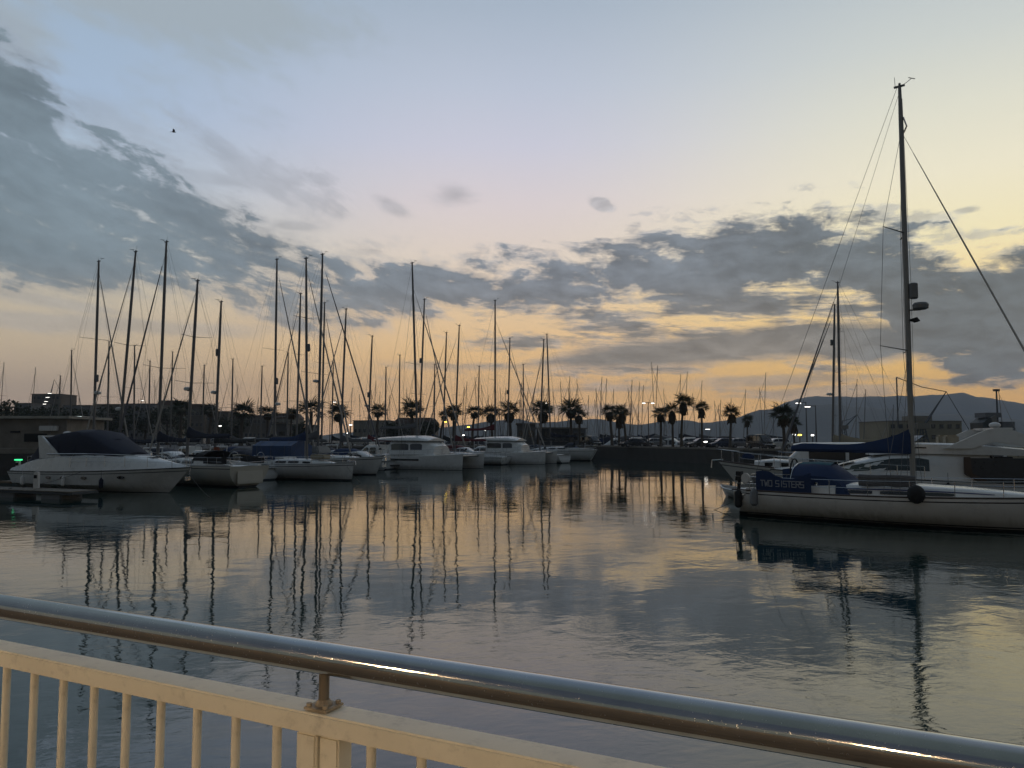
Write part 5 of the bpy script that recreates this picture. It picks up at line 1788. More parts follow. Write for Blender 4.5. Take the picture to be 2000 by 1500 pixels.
def kiosk():
    Y = 79.0
    a, b = at(132, 815, Y), at(163, 815, Y)
    root = thing('kiosk', 'small fuel kiosk with brightly lit white canopy edge right of the low wall', 'kiosk', ((a.x + b.x) / 2, Y + 0.8, 2.0))
    h = a.z - 2.0
    w = b.x - a.x
    MB().box((0.1, 0, h / 2 - 0.1), (w * 0.72, 1.4, h - 0.2)).build('cabin', mat('pale green panel', (0.16, 0.22, 0.20), 0.6), root, bevel=0.03)
    MB().box((0.2, -0.74, h * 0.55), (w * 0.4, 0.06, 0.8)).build('window', GLASS(), root)
    MB().box((0, -0.1, h + 0.02), (w, 2.0, 0.16)).build('canopy', PLAST(), root)
    MB().box((0, -1.13, h + 0.02), (w * 0.96, 0.05, 0.14)).build('lit_edge', mat('lit canopy edge', (0.8, 0.8, 0.8), 0.5, var=0, emit=(0.85, 1.0, 0.97), estr=1.6), root)


kiosk()

block('grey harbour office with flat roof behind the catamaran bows', 'building', 1010, 1046, 829, 150, 2.0, 8, GREY_W(), 1, 2)
block('long dark glazed harbour shed right of the grey office', 'building', 1050, 1112, 837, 151, 2.0, 7, mat('dark shed cladding', (0.05, 0.055, 0.06), 0.7), 1, 6, win_h=1.8)
block('grey store between the two skirted palms and the quay corner', 'building', 1118, 1144, 838, 153, 2.0, 7, GREY_W(), 1, 2)
block('pale electrical cabinet house behind the central masts', 'building', 540, 562, 828, 148, 2.0, 3, GREY_W(), 1, 1, win_h=0.8)
block('small pale store left of the skirted palm', 'building', 598, 612, 832, 149, 2.0, 3, GREY_W(), 1, 1, win_h=0.8)
FARB = [
    (62, 119, 770, 380, 6, 6, 'tallest apartment block on the left skyline', 'flat'), (28, 60, 788, 330, 3, 3, 'small pale block left of the apartment block', 'flat'), (124, 176, 792, 330, 3, 6, 'long block right of the apartment block', 'flat'),
    (182, 232, 790, 345, 3, 5, 'block behind the first leaning masts', 'flat'), (238, 300, 789, 352, 3, 7, 'long flat block behind the tallest left mast', 'flat'), (306, 352, 791, 340, 3, 5, 'block right of the tallest left mast', 'gable'),
    (362, 400, 798, 330, 3, 4, 'gabled block behind the fourth mast', 'gable'), (404, 446, 804, 320, 2, 5, 'low block behind the mast with two fittings', 'flat'), (452, 520, 812, 310, 2, 8, 'low long block behind the centre left palms', 'flat'),
    (528, 575, 817, 305, 2, 5, 'low block behind the black boom cover', 'gable'), (690, 760, 822, 300, 1, 8, 'long single storey shed behind the grey hoisted boom', 'flat'), (770, 850, 826, 300, 1, 8, 'long low shed behind the catamaran mast', 'gable'),
]
for px0, px1, py, Y, fl, co, lab, rf in FARB:
    block(lab, 'building', px0, px1, py, Y, 1.6, 14, [PLAST_W(), GREY_W(), mat('dark ochre render', (0.12, 0.10, 0.08), 0.9)][px0 % 3], fl, co, rf, group='town buildings on the left skyline')


# ------------------------------------------------------------------ broadleaf trees on the left shore
LEAF = lambda: mat('dark evergreen foliage', (0.035, 0.045, 0.022), 0.8, var=0.4, nscale=1.0)
BARK = lambda: mat('tree bark', (0.06, 0.05, 0.04), 0.95, var=0.3, nscale=4)


def tree(label, px, Y, z0, py_top, w, seed):
    rnd = random.Random(seed)
    c = at(px, py_top, Y)
    h = c.z - z0
    root = thing('broadleaf_tree', label, 'tree', (c.x, Y, z0), rnd.random() * 6, 'trees on the left shore')
    MB().tube([(0, 0, 0), (0.1, 0, h * 0.35), (0.2, 0.1, h * 0.6)], [0.3, 0.22, 0.12], 7).build('trunk', BARK(), root)
    mb = MB()
    for k in range(4):
        a = k * 1.6 + rnd.random()
        mb.tube([(0.1, 0, h * 0.35), (math.cos(a) * w * 0.28, math.sin(a) * w * 0.28, h * 0.65)], [0.12, 0.04], 5)
    mb.build('limbs', BARK(), root, kind='stuff')
    mb = MB()
    cl = [(rnd.gauss(0, 0.26) * w, rnd.gauss(0, 0.26) * w, h * rnd.uniform(0.38, 0.82), rnd.uniform(0.16, 0.30) * w) for _ in range(11)]
    for x, y, z, r in cl:
        for _ in range(90):
            v = Vector((rnd.gauss(0, 1), rnd.gauss(0, 1), rnd.gauss(0, 1))).normalized() * r * rnd.uniform(0.55, 1.05)
            p = Vector((x, y, min(z + v.z * 0.8, h)))
            p = Vector((x + v.x, y + v.y, min(z + v.z * 0.8, h)))
            s = rnd.uniform(0.16, 0.38)
            a = Vector((rnd.gauss(0, 1), rnd.gauss(0, 1), rnd.gauss(0, 1))).normalized() * s
            b = Vector((rnd.gauss(0, 1), rnd.gauss(0, 1), rnd.gauss(0, 1))).normalized() * s
            mb.add([p - a, p + b, p + a, p - b * 0.8], [(0, 1, 2, 3)])
    mb.build('crown', LEAF(), root, kind='stuff')


for i, (px, Y, py, w, lab) in enumerate([
    (8, 150, 776, 7, 'dark tree at the left picture edge above the low wall'), (45, 165, 786, 8, 'dark tree above the roof slab of the low wall'), (72, 160, 784, 8, 'tree in front of the tallest apartment block'),
    (104, 170, 788, 8, 'round tree right of the stepped lamps'), (132, 158, 790, 8, 'tree above the lit kiosk'), (160, 172, 788, 8, 'tree between the kiosk and the first tall mast'), (196, 165, 791, 8, 'tree right behind the first tall mast'),
    (250, 170, 792, 8, 'tree left of the tallest left mast'), (285, 168, 794, 7, 'tree right beside the tallest left mast'), (328, 175, 795, 8, 'tree behind the leaning furled sail of the fourth mast'), (448, 172, 812, 6, 'low tree left of the broad palm'),
    (585, 172, 822, 5, 'low tree between the tall central masts and the smallest palm'), (770, 170, 822, 5, 'low tree left of the catamaran mast'), (838, 170, 820, 5, 'low tree left of the upper yellow lamp')]):
    tree(lab, px, Y, 1.9 if Y < 160 else 1.6, py, w, 100 + i)


# ------------------------------------------------------------------ port: beige hall, cranes, loader
prt = block('beige port building with rooftop box behind the near sloop mast', 'building', 1735, 1878, 823, 262, 1.8, 22, mat('pale ochre render', (0.27, 0.24, 0.17), 0.9, var=0.15, nscale=0.2), 2, 9, group=None)
MB().box((3.0, 0, (at(1735, 823, 262).z - 1.8) + 1.1), (6.5, 8, 2.0)).build('roof_housing', PLAST_W(), prt)
DKST = lambda: mat('crane steel', (0.06, 0.07, 0.08), 0.6, metal=0.3, var=0.15)


def jib_crane(label, px, Y, py_cab, tip, mast, z0=1.8):
    c = at(px, py_cab, Y)
    root = thing('harbour_crane', label, 'crane', (c.x, Y, z0), 0, None)
    h = c.z - z0
    mb = MB()
    for a, b in ((-1.5, -1.5), (1.5, -1.5), (1.5, 1.5), (-1.5, 1.5)):
        mb.tube([(a, b, 0), (a * 0.5, b * 0.5, h)], 0.25, 5)
    for k in range(4):
        z = h * (k + 0.5) / 4
        mb.tube([(-1.3, -1.3, z), (1.1, -1.3, z + h / 5)], 0.12, 4)
    mb.build('tower', DKST(), root)
    MB().box((0, 0, h + 1.0), (4.0, 3.0, 2.0)).build('cab', PLAST_W(), root, bevel=0.1)
    t = at(tip[0], tip[1], Y) - Vector((c.x, Y, z0))
    m = at(mast[0], mast[1], Y) - Vector((c.x, Y, z0))
    j = MB()
    o = Vector((1, 0, h + 1.5))
    for q in (-0.5, 0.5):
        j.tube([o + Vector((0, q, 0)), t], [0.28, 0.15], 5)
    n = 10
    for k in range(n):
        p = o.lerp(t, k / n)
        q = o.lerp(t, (k + 1) / n)
        j.tube([p + Vector((0, -0.5 * (1 - k / n), 0)), q + Vector((0, 0.5 * (1 - (k + 1) / n), 0))], 0.1, 4)
    j.build('jib', DKST(), root)
    MB().tube([(m.x, 0, h + 0.5), m], 0.22, 6).build('stay_mast', DKST(), root)
    mid = m.lerp(t, 0.5) + Vector((0, 0, -0.8))
    MB().tube([m, mid, t], 0.14, 5).build('luffing_cable', DKST(), root)
    MB().tube([t, t + Vector((9, 0, -16))], 0.12, 4).build('hoist_cable', DKST(), root)
    return root


jib_crane('harbour crane whose jib points up right of the near sloop mast', 1800, 255, 838, (1848, 765), (1751, 737))
jib_crane('small distant crane with raised jib left of the two close right masts', 1648, 420, 838, (1674, 810), (1645, 822))
jib_crane('distant crane behind the tallest apartment block', 93, 600, 790, (106, 741), (94, 780), 1.6)


def loader():
    Y = 215.0
    c = at(1925, 856, Y)
    root = thing('bulk_loader', 'dark bulk loader tower with sloping pale chute above the flybridge yacht', 'loader', (c.x, Y, 1.8))
    s = Y / 1511.0
    z = lambda py: 3.5 + (855 - py) * s - 1.8
    x = lambda px: (px - 1925) * s
    MB().prism([(x(1910), 0), (x(1932), 0), (x(1932), z(818)), (x(1922), z(816)), (x(1908), z(826))], -3, 3).build('hopper', mat('dark green hopper', (0.02, 0.03, 0.03), 0.6), root)
    MB().prism([(x(1938), 0), (x(1948), 0), (x(1932), z(812)), (x(1923), z(816))], -3.4, -2.4).build('chute', CONC(), root)
    MB().box(((x(1916) + x(1946)) / 2, 0, z(811)), (30 * s, 5, 9 * s)).build('drive_house', GREY_W(), root)
    MB().box(((x(1948) + x(1972)) / 2, 0, z(838)), (24 * s, 5, 28 * s)).build('control_room', GREY_W(), root)
    MB().box(((x(1950) + x(1965)) / 2, -2.55, z(838)), (14 * s, 0.1, 6 * s)).build('window', FWIN(), root)
    MB().tube([(x(1950), 0, 0), (x(1950), 0, z(762))], [0.3, 0.2], 6).build('mast', DKST(), root)
    MB().box((x(1950), 0, z(762)), (1.6, 0.6, 0.6)).build('floodlight_head', DKST(), root)


loader()

# ------------------------------------------------------------------ pontoons
PLANKM = lambda: mat('weathered pontoon plank', (0.14, 0.12, 0.095), 0.85, var=0.3, nscale=2.0, bump=0.01)


def pontoon(label, a, b, width=2.2, z=0.5, planks=True, step=0.5, group='floating pontoons'):
    a, b = Vector((a[0], a[1], 0)), Vector((b[0], b[1], 0))
    L = (b - a).length
    ang = math.atan2((b - a).y, (b - a).x)
    root = thing('pontoon', label, 'pontoon', (a.x, a.y, 0), ang, group)
    MB().box((L / 2, 0, z - 0.10), (L, width - 0.1, 0.12)).build('frame', DKST(), root)
    n = max(2, int(L / 3.5))
    fl = None
    for i in range(n):
        if fl is None:
            o = fl = MB().box((0, 0, 0), (1.6, width * 0.8, 0.62)).build('float', GREYP(), root, bevel=0.05)
        else:
            o = fl.copy()
            COL.objects.link(o)
        o.location = (L * (i + 0.5) / n, 0, z - 0.47)
    if planks:
        m = int(L / step)
        p0 = None
        for i in range(m):
            if p0 is None:
                o = p0 = MB().box((0, 0, 0), (step * 0.94, width, 0.045)).build('plank', PLANKM(), root)
            else:
                o = p0.copy()
                COL.objects.link(o)
            o.location = (step * (i + 0.5), random.Random(i).uniform(-0.01, 0.01), z + random.Random(i * 7).uniform(-0.004, 0.004))
    else:
        MB().box((L / 2, 0, z), (L, width, 0.05)).build('deck', PLANKM(), root)
    for i in range(int(L / 4)):
        for s in (-1, 1):
            MB().tube([(4 * i + 2 - 0.12, s * (width / 2 - 0.12), z + 0.1), (4 * i + 2 + 0.12, s * (width / 2 - 0.12), z + 0.1)], 0.03, 6).build('cleat', DKST(), root)
    return root


pontoon('low wooden finger pontoon in front of the navy canopy cruiser', (-38.5, 50.2), (-24.4, 44.6), 1.8, 0.45)
pontoon('main pontoon behind the front row of sailing yachts on the left', (-46, 71.5), (-4, 92), 2.2, 0.5, step=0.6)
pontoon('pontoon between the catamarans and the quay', (-34, 97), (2, 112), 2.2, 0.5, planks=False)
pontoon('pontoon behind the yachts on the right', (20, 61), (46, 50), 2.4, 0.5, planks=False)


def pedestal(label, x, y, z, m=None, group='service pedestals on the pontoons'):
    root = thing('service_pedestal', label, 'pedestal', (x, y, z), 0, group)
    MB().box((0, 0, 0.5), (0.28, 0.28, 1.0), taper=0.9).build('post', PLAST(), root, bevel=0.03)
    MB().box((0, -0.15, 0.72), (0.18, 0.03, 0.2)).build('socket_panel', BLKC(), root)
    if m:
        MB().box((0, -0.0, 1.03), (0.42, 0.30, 0.09)).build('lit_cap', m, root)


c = at(36, 898, 58)
pedestal('service pedestal with small green light behind the navy canopy cruiser', c.x, 58, c.z - 1.03, LAMP_G())
pedestal('white pedestal standing on the low finger pontoon near its outer end', -28.3, 46.35, 0.48)
pedestal('white pedestal standing on the low finger pontoon near its inner end', -34.2, 48.6, 0.48)
pedestal('pale pedestal on the main pontoon behind the rounded transom yacht', -30, 79.6, 0.53)

# ------------------------------------------------------------------ low motor boats that fill the rows on the left
def runabout(label, px, Y, heading, L=7.5, cover=None, hm=None, cabin_h=1.0, arch=False, group=None):
    th = R(heading)
    d = ray(px, 856)
    root = thing('motor_boat', label, 'motor boat', (d.x * Y / d.y, Y, 0), th, group)
    half, sheer = hull_part(root, L, L * 0.34, 0.85, 1.15, [hm or GEL(), GREYP(), GEL(), ANTIF()], bow_over=0.9, chine=True, transom=0.92, n=12, boot=0.06)
    deck_part(root, L, half, sheer, GEL2(), n=10)
    w = L * 0.17
    zb = lambda x: sheer(x / L + 0.5)
    cab = [(-L * 0.12, w * 0.8, zb(0) - 0.05, w * 0.68, zb(0) + cabin_h), (L * 0.06, w * 0.8, zb(0) - 0.05, w * 0.62, zb(0) + cabin_h), (L * 0.2, w * 0.6, zb(L * .2) - 0.05, w * 0.42, zb(L * .2) + cabin_h * 0.45), (L * 0.34, w * 0.32, zb(L * .34) - 0.05, w * 0.2, zb(L * .34) + 0.12)]
    pod(root, cab, GEL(), 'cabin', crown=0.05)
    side_glass(root, cab, [(-L * 0.1, L * 0.0), (L * 0.02, L * 0.13)], 0.4, 0.85)
    if cover:
        pod(root, [(-L * 0.46, w * 0.85, zb(-L * .4), w * 0.7, zb(-L * .4) + cabin_h * 0.6), (-L * 0.25, w * 0.85, zb(-L * .2), w * 0.75, zb(-L * .2) + cabin_h * 1.25), (-L * 0.1, w * 0.82, zb(0), w * 0.7, zb(0) + cabin_h * 1.2), (L * 0.02, w * 0.7, zb(0) + cabin_h * 0.9, w * 0.5, zb(0) + cabin_h * 1.0)], cover, 'canopy', crown=0.08)
    if arch:
        MB().tube([(-L * 0.25, -w * 0.8, zb(0)), (-L * 0.3, -w * 0.7, zb(0) + 1.7), (-L * 0.3, w * 0.7, zb(0) + 1.7), (-L * 0.25, w * 0.8, zb(0))], 0.06, 6).build('arch', GEL(), root)
    rails_part(root, L, half, sheer, h=0.45, t0=0.5, t1=0.9, npost=4, pushpit=False, r=0.014)
    return root


def tarp_boat():
    root = thing('sailing_yacht', 'laid up yacht hidden under a bright blue tarpaulin tent on a boom', 'sailing yacht', (at(560, 856, 73.5).x, 73.5, 0), R(-28))
    half, sheer = hull_part(root, 9.0, 3.0, 1.1, 1.4, [GEL(), GEL(), BLACKS(), ANTIF()], n=14)
    deck_part(root, 9.0, half, sheer, GEL2(), n=10)
    TARP = mat('blue tarpaulin', (0.008, 0.04, 0.12), 0.6, var=0.2, nscale=1.5, bump=0.02)
    MB().prism([(-1.42, 1.25), (1.42, 1.25), (1.38, 2.75), (0.4, 3.2), (-0.4, 3.2), (-1.38, 2.75)], -3.0, 1.9, axis='x').build('tarpaulin', TARP, root)
    for x in (-2.4, -0.6, 1.1):
        MB().tube([(x, -1.44, 1.3), (x, -1.40, 2.76), (x, -0.4, 3.22)], 0.014, 4).build('tie_rope', GREYP(), root)
    MB().tube([(-4.2, 0, 3.42), (2.4, 0, 3.42)], 0.07, 6).build('ridge_pole', ALU(), root)
    for x in (-4.1, 2.3):
        MB().tube([(x, 0, 1.2), (x, 0, 3.42)], 0.05, 6).build('ridge_post', ALU(), root)


tarp_boat()
for (px, Y, hd, L, cv, hm, ch, arch, lab) in [
    (40, 82, 160, 9, None, None, 1.1, False, 'small cabin boat moored below the low concrete wall'),
    (218, 74, 150, 8.5, BLKC(), None, 1.2, False, 'cabin boat under black canopy behind the navy canopy cruiser'),
    (268, 72, 150, 8.0, None, CREAM(), 1.4, True, 'cream cabin boat with open arch behind the navy canopy cruiser'),
    (335, 78, -30, 9.0, NAVYC(), None, 1.2, False, 'cabin boat under navy canopy behind the tallest left mast'),
    (398, 84, 150, 8.5, None, None, 1.2, True, 'white cabin boat with arch between the fourth and fifth masts'),
    (455, 77, 150, 9.5, NAVYC(), None, 1.1, False, 'white boat with navy canopy right of the rounded transom'),
    (500, 88, -30, 9.0, GREYC(), None, 1.2, False, 'boat under grey cover behind the blue tarpaulin'),
    (655, 92, -30, 9.0, NAVYC(), None, 1.1, False, 'low boat with navy cover behind the anchored yacht bow'),
    (700, 85, -28, 8.8, BLUEC(), None, 1.1, False, 'boat with blue cover right of the leaning furled sails'),
    (735, 96, 150, 10.5, None, None, 1.7, True, 'tall white cabin boat left of the big catamaran roof'),
    (905, 112, -30, 9.0, REDC(), mat('maroon hull paint', (0.07, 0.012, 0.015), 0.3), 1.2, False, 'maroon hulled boat between the two catamarans'),
    (945, 118, 150, 9.0, None, None, 1.3, True, 'white cabin boat with arch behind the second catamaran'),
    (1100, 129, 160, 7.5, BLUEC(), None, 1.0, False, 'small boat with dark blue canopy at the quay corner'),
    (620, 100, 150, 8.5, None, None, 1.3, True, 'white cabin boat with arch right of the tallest central mast'),
    (565, 97, -30, 8.0, BLKC(), None, 1.0, False, 'low boat with black cover above the blue tarpaulin'),
    (310, 92, 150, 8.0, GREYC(), None, 1.1, False, 'boat with grey cover left of the tallest left mast foot'),
    (170, 88, -30, 9.0, NAVYC(), None, 1.2, False, 'boat with navy cover below the lit kiosk'),
    (790, 106, 150, 9.5, TANC(), None, 1.5, False, 'tan covered boat above the big catamaran roof'),
    (840, 116, -30, 9.0, None, None, 1.4, True, 'white cabin boat right of the big catamaran mast'),
    (1030, 124, 150, 8.5, NAVYC(), None, 1.2, False, 'navy covered boat behind the bow of the second catamaran'),
    (370, 98, 150, 9.0, None, None, 1.5, True, 'white cabin boat behind the fourth tall mast'),
    (480, 104, -30, 9.0, BLUEC(), None, 1.1, False, 'blue covered boat below the broad bushy palm'),
    (1690, 62, 155, 9.0, NAVYC(), None, 1.4, True, 'boat with navy canopy seen above the wheelhouse yacht roof'),
    (1850, 58, 160, 11.0, GREYC(), None, 1.7, False, 'long low cabin boat seen through above the flybridge'),
    (1960, 56, 155, 11.0, TANC(), None, 1.8, True, 'tan covered cabin boat at the right edge behind the flybridge'),
]:
    runabout(lab, px, Y, hd, L, cv, hm, ch, arch)

# masts of the same rows whose hulls are hidden
S('thin masted yacht left of the reflector and radar mast, behind the leaning furled sail', 'sailing yacht', 210, 105, (213, 668), 150, 12, cover=BLKC(), furl=0.05, spreaders=(0.5,), detail=False)
S('thin masted yacht directly left of the tallest left mast', 'sailing yacht', 262, 108, (263, 676), -30, 12, cover=NAVYC(), furl=0.05, spreaders=(0.3, 0.6), detail=False)
S('faint yacht mast right of the tallest left mast', 'sailing yacht', 333, 128, (337, 688), 150, 11, cover=BLKC(), furl=0.05, spreaders=(0.5,), detail=False)
S('thin mast yacht rising behind the big catamaran boom', 'sailing yacht', 779, 128, (781, 694), 150, 11, cover=BLKC(), furl=0.05, spreaders=(0.5,), detail=False)
S('thin mast yacht right of the catamaran mast above the upper yellow lamp', 'sailing yacht', 848, 132, (849, 712), -30, 11, cover=BLKC(), furl=0.045, spreaders=(0.5,), detail=False)

for px, Y, top, hd, lab in [
    (112, 124, (118, 735), 150, 'short masted yacht between the low wall end and the lit kiosk'),
    (290, 118, (293, 706), 150, 'thin mast yacht just left of the tallest mast foot'),
    (395, 120, (399, 714), -30, 'thin mast yacht between the fourth tall mast and the two fitting mast'),
    (452, 116, (455, 702), 150, 'thin mast yacht left of the broad bushy palm'),
    (508, 124, (512, 716), -30, 'thin mast yacht right of the broad bushy palm'),
    (560, 118, (563, 690), 150, 'thin mast yacht behind the blue tarpaulin'),
    (648, 126, (651, 708), 150, 'thin mast yacht left of the skirted palm and leaning sails'),
    (752, 124, (754, 718), -30, 'thin mast yacht between the grey boom palm and catamaran mast'),
    (933, 134, (936, 716), 150, 'thin mast yacht left of the second catamaran mast'),
    (1022, 138, (1022, 712), -30, 'thin mast yacht between the second catamaran and the close pair')]:
    S(lab, 'sailing yacht', px, Y, top, hd, 11, cover=[BLKC(), NAVYC(), GREYC()][px % 3], furl=0.05, furl_mat=SAILC(), spreaders=(0.5,), detail=False)

# ------------------------------------------------------------------ the far basin: many small masts beyond the quay
FARGROUPS = [
    (0, 240, 'small far sailing boat beyond the low wall and kiosk, mast against the pale left sky', 'far masts at the left edge'),
    (240, 700, 'small far sailing boat beyond the quay behind the left yachts, thin mast', 'far masts behind the left yachts'),
    (700, 1000, 'small far sailing boat beyond the quay around the catamaran masts, thin mast', 'far masts around the catamarans'),
    (1000, 1180, 'small far sailing boat beyond the office and its skirted palms, thin mast', 'far masts above the office'),
    (1180, 1420, 'small far sailing boat in the basin behind the palm row, thin mast against orange sky', 'far masts behind the palm row'),
    (1420, 2001, 'small far sailing boat in the basin before the mountain, thin mast', 'far masts before the mountain'),
]
rnd = random.Random(77)
far_tops = [(8, 707), (69, 717), (302, 742), (155, 768), (465, 750), (689, 757), (701, 770), (734, 743), (742, 765), (760, 772), (793, 760), (849, 728), (912, 745), (927, 737), (940, 752), (955, 772), (1018, 747), (1031, 757), (1044, 766),
            (1094, 745), (1113, 735), (1127, 740), (1150, 772), (1162, 780), (1176, 736), (1186, 739), (1234, 742), (1249, 746), (1257, 752), (1271, 707), (1283, 714), (1296, 760), (1330, 731), (1341, 726), (1370, 743), (1352, 768),
            (1482, 757), (1496, 728), (1512, 790), (1675, 740), (1690, 760), (1950, 762), (1745, 790)]
while len(far_tops) < 92:
    x = rnd.gauss(1010, 260)
    if 480 < x < 1480:
        far_tops.append((x, rnd.uniform(752, 805)))
far_m = [MASTD(), mat('pale far mast', (0.20, 0.19, 0.18), 0.5, var=0)]
proto = {}
SHORT = [(0, 'low wall'), (75, 'apartment block'), (183, 'first tall mast'), (231, 'second tall mast'), (309, 'tallest left mast'), (366, 'fourth tall mast'), (420, 'mast with two fittings'), (470, 'broad bushy palm'),
         (536, 'black boom cover mast'), (600, 'white sloop mast'), (667, 'skirted palm behind leaning sails'), (735, 'palm above the grey boom'), (815, 'big catamaran mast'), (886, 'palm by the raked mast'), (922, 'palm above yellow lamps'),
         (966, 'second catamaran mast'), (997, 'dense skirted palm'), (1053, 'palm at the office'), (1115, 'taller palm by the van'), (1195, 'leftmost of three clustered palms'), (1223, 'rightmost of three clustered palms'),
         (1266, 'double armed lamp'), (1291, 'left palm of the tight group'), (1331, 'tallest palm'), (1371, 'slim single palm'), (1426, 'windswept palm'), (1460, 'smallest palm'), (1559, 'brightest lamp'), (1636, 'two close right masts'), (1770, 'near sloop mast'), (1950, 'bulk loader')]
for i, (px, py) in enumerate(far_tops):
    Y = rnd.uniform(178, 275)
    if px > 1640:
        Y = rnd.uniform(150, 215)
    lab, grp = next((l, g) for a, b, l, g in FARGROUPS if a <= px < b)
    sx, sn = min(SHORT, key=lambda q: abs(q[0] - px))
    lab = 'far sailing boat, %s thin mast just %s of the %s' % ('tall' if py < 745 else ('middling' if py < 773 else 'short'), 'left' if px < sx else 'right', sn)
    grp = lab.replace('far sailing boat, ', '') + ' group'
    c = at(px, py, Y)
    H = c.z - 1.0
    th = R(rnd.choice((-30, 150)) + rnd.uniform(-8, 8))
    root = thing('far_sailing_boat', lab, 'sailing boat', (c.x, Y, 0), th, grp)
    L = max(7.0, min(14.0, H * 0.72))
    v = i % 4
    if v not in proto:
        half, sheer = hull_part(root, 10.0, 3.1, 1.0, 1.3, [GEL() if v != 2 else NAVYHULL(), GREYP(), BLACKS(), ANTIF()], n=9)
        hull = [o for o in root.children if o.name.startswith('hull')][0]
        cab = MB().loft([[Vector((x, -w, 1.0)), Vector((x, -w * .8, 1.0 + h)), Vector((x, w * .8, 1.0 + h)), Vector((x, w, 1.0))] for x, w, h in ((-1.5, 1.0, 0.45), (1.0, 0.95, 0.42), (2.8, 0.4, 0.1))]).build('cabin', GEL2(), root)
        cvr = MB().loft([[Vector((x, -w, z)), Vector((x, 0, z - 0.12)), Vector((x, w, z)), Vector((x, 0, z + h))] for x, w, z, h in ((-4.2, 0.07, 2.5, 0.12), (-2.0, 0.14, 2.55, 0.25), (-0.2, 0.16, 2.6, 0.5), (0.75, 0.1, 2.6, 0.8))]).build('sail_cover', [BLKC(), NAVYC(), GREYC(), BLUEC()][v], root)
        proto[v] = (hull, cab, cvr)
        parts = proto[v]
    else:
        parts = []
        for p in proto[v]:
            q = p.copy()
            COL.objects.link(q)
            q.parent = root
            parts.append(q)
    k = L / 10.0
    for p in parts:
        p.scale = (k, k, k)
    lean = rnd.uniform(-0.012, 0.012) * H
    r = rnd.uniform(0.075, 0.105) * Y / 200
    MB().tube([(0.8 * k + 0, 0, 1.0), (0.8 * k * 0 + lean, 0, H + 1.0)], [r, r * 0.7], 5).build('mast', far_m[i % 2], root)
    f = rnd.choice((0.45, 0.6))
    MB().tube([(0.3, -0.9 * k, 1 + H * f), (0.3, 0.9 * k, 1 + H * f)], 0.03, 4).build('spreader', far_m[i % 2], root)
    MB().tube([(4.7 * k, 0, 1.3), (lean + 0.1, 0, 1 + H * 0.93)], [0.07, 0.045], 4).build('furled_headsail', SAILC(), root)
    w_ = MB()
    w_.tube([(-4.9 * k, 0, 1.1), (lean, 0, 1 + H)], 0.012, 3)
    w_.tube([(0.2, -1.4 * k, 1.1), (0.3, -0.9 * k, 1 + H * f), (lean, 0, 1 + H * 0.97), (0.3, 0.9 * k, 1 + H * f), (0.2, 1.4 * k, 1.1)], 0.012, 3)
    w_.build('stays', WIRE(), root, kind='stuff')


# larger cabin cruisers in the far basin, their white tops show over the quay
pr = {}
for i, px in enumerate((716, 772, 836, 884, 936, 1030, 1088, 1172, 1206, 1246, 1282, 1308, 1344, 1388, 1436, 1474, 1506, 560, 486, 420)):
    sx, sn = min(SHORT, key=lambda q: abs(q[0] - px))
    Y = 176 + (i * 37) % 40
    d = ray(px, 856)
    lab = 'far white cabin cruiser, top seen just %s of the %s' % ('left' if px < sx else 'right', sn)
    v = i % 3
    if v not in pr:
        o = runabout(lab, px, Y, 150, 14.0, [None, NAVYC(), GREYC()][v], None, [2.7, 2.3, 2.5][v], v != 1, group='white cabin cruisers in the far basin')
        pr[v] = o
    else:
        o = copy_tree(pr[v])
        o.location = (d.x * Y / d.y, Y, 0)
        o['label'] = lab
    o.rotation_euler = (0, 0, R((150, -30, 165, 185, -10)[i % 5]))

# ------------------------------------------------------------------ mooring lines
def mooring(label, a, b, sag=0.5):
    a, b = Vector(a), Vector(b)
    pts = [a.lerp(b, i / 10) - Vector((0, 0, sag * 4 * (i / 10) * (1 - i / 10))) for i in range(11)]
    o = MB().tube(pts, 0.014, 5).build('mooring_line', mat('dark mooring rope', (0.05, 0.045, 0.04), 0.9, var=0.2))
    tag(o, label, 'mooring line')


mooring('mooring rope from the bow of the navy canopy cruiser down to the water', (-20.3, 48.9, 1.35), (-17.5, 45.5, -0.05), 0.2)
mooring('mooring rope from the side of the navy canopy cruiser to the finger pontoon', (-27.6, 50.0, 1.35), (-29.5, 46.9, 0.5), 0.1)
mooring('mooring rope from the bow of the clean white sloop down to the water', (-13.4, 62.9, 1.3), (-11.6, 60.2, -0.05), 0.15)
mooring('mooring rope from the stern of the near right sloop down to the water', (onz(1450, 985).x, onz(1450, 985).y - 2.6, 1.1), (onz(1412, 1000).x - 0.3, onz(1412, 1000).y + 1.0, -0.05), 0.1)

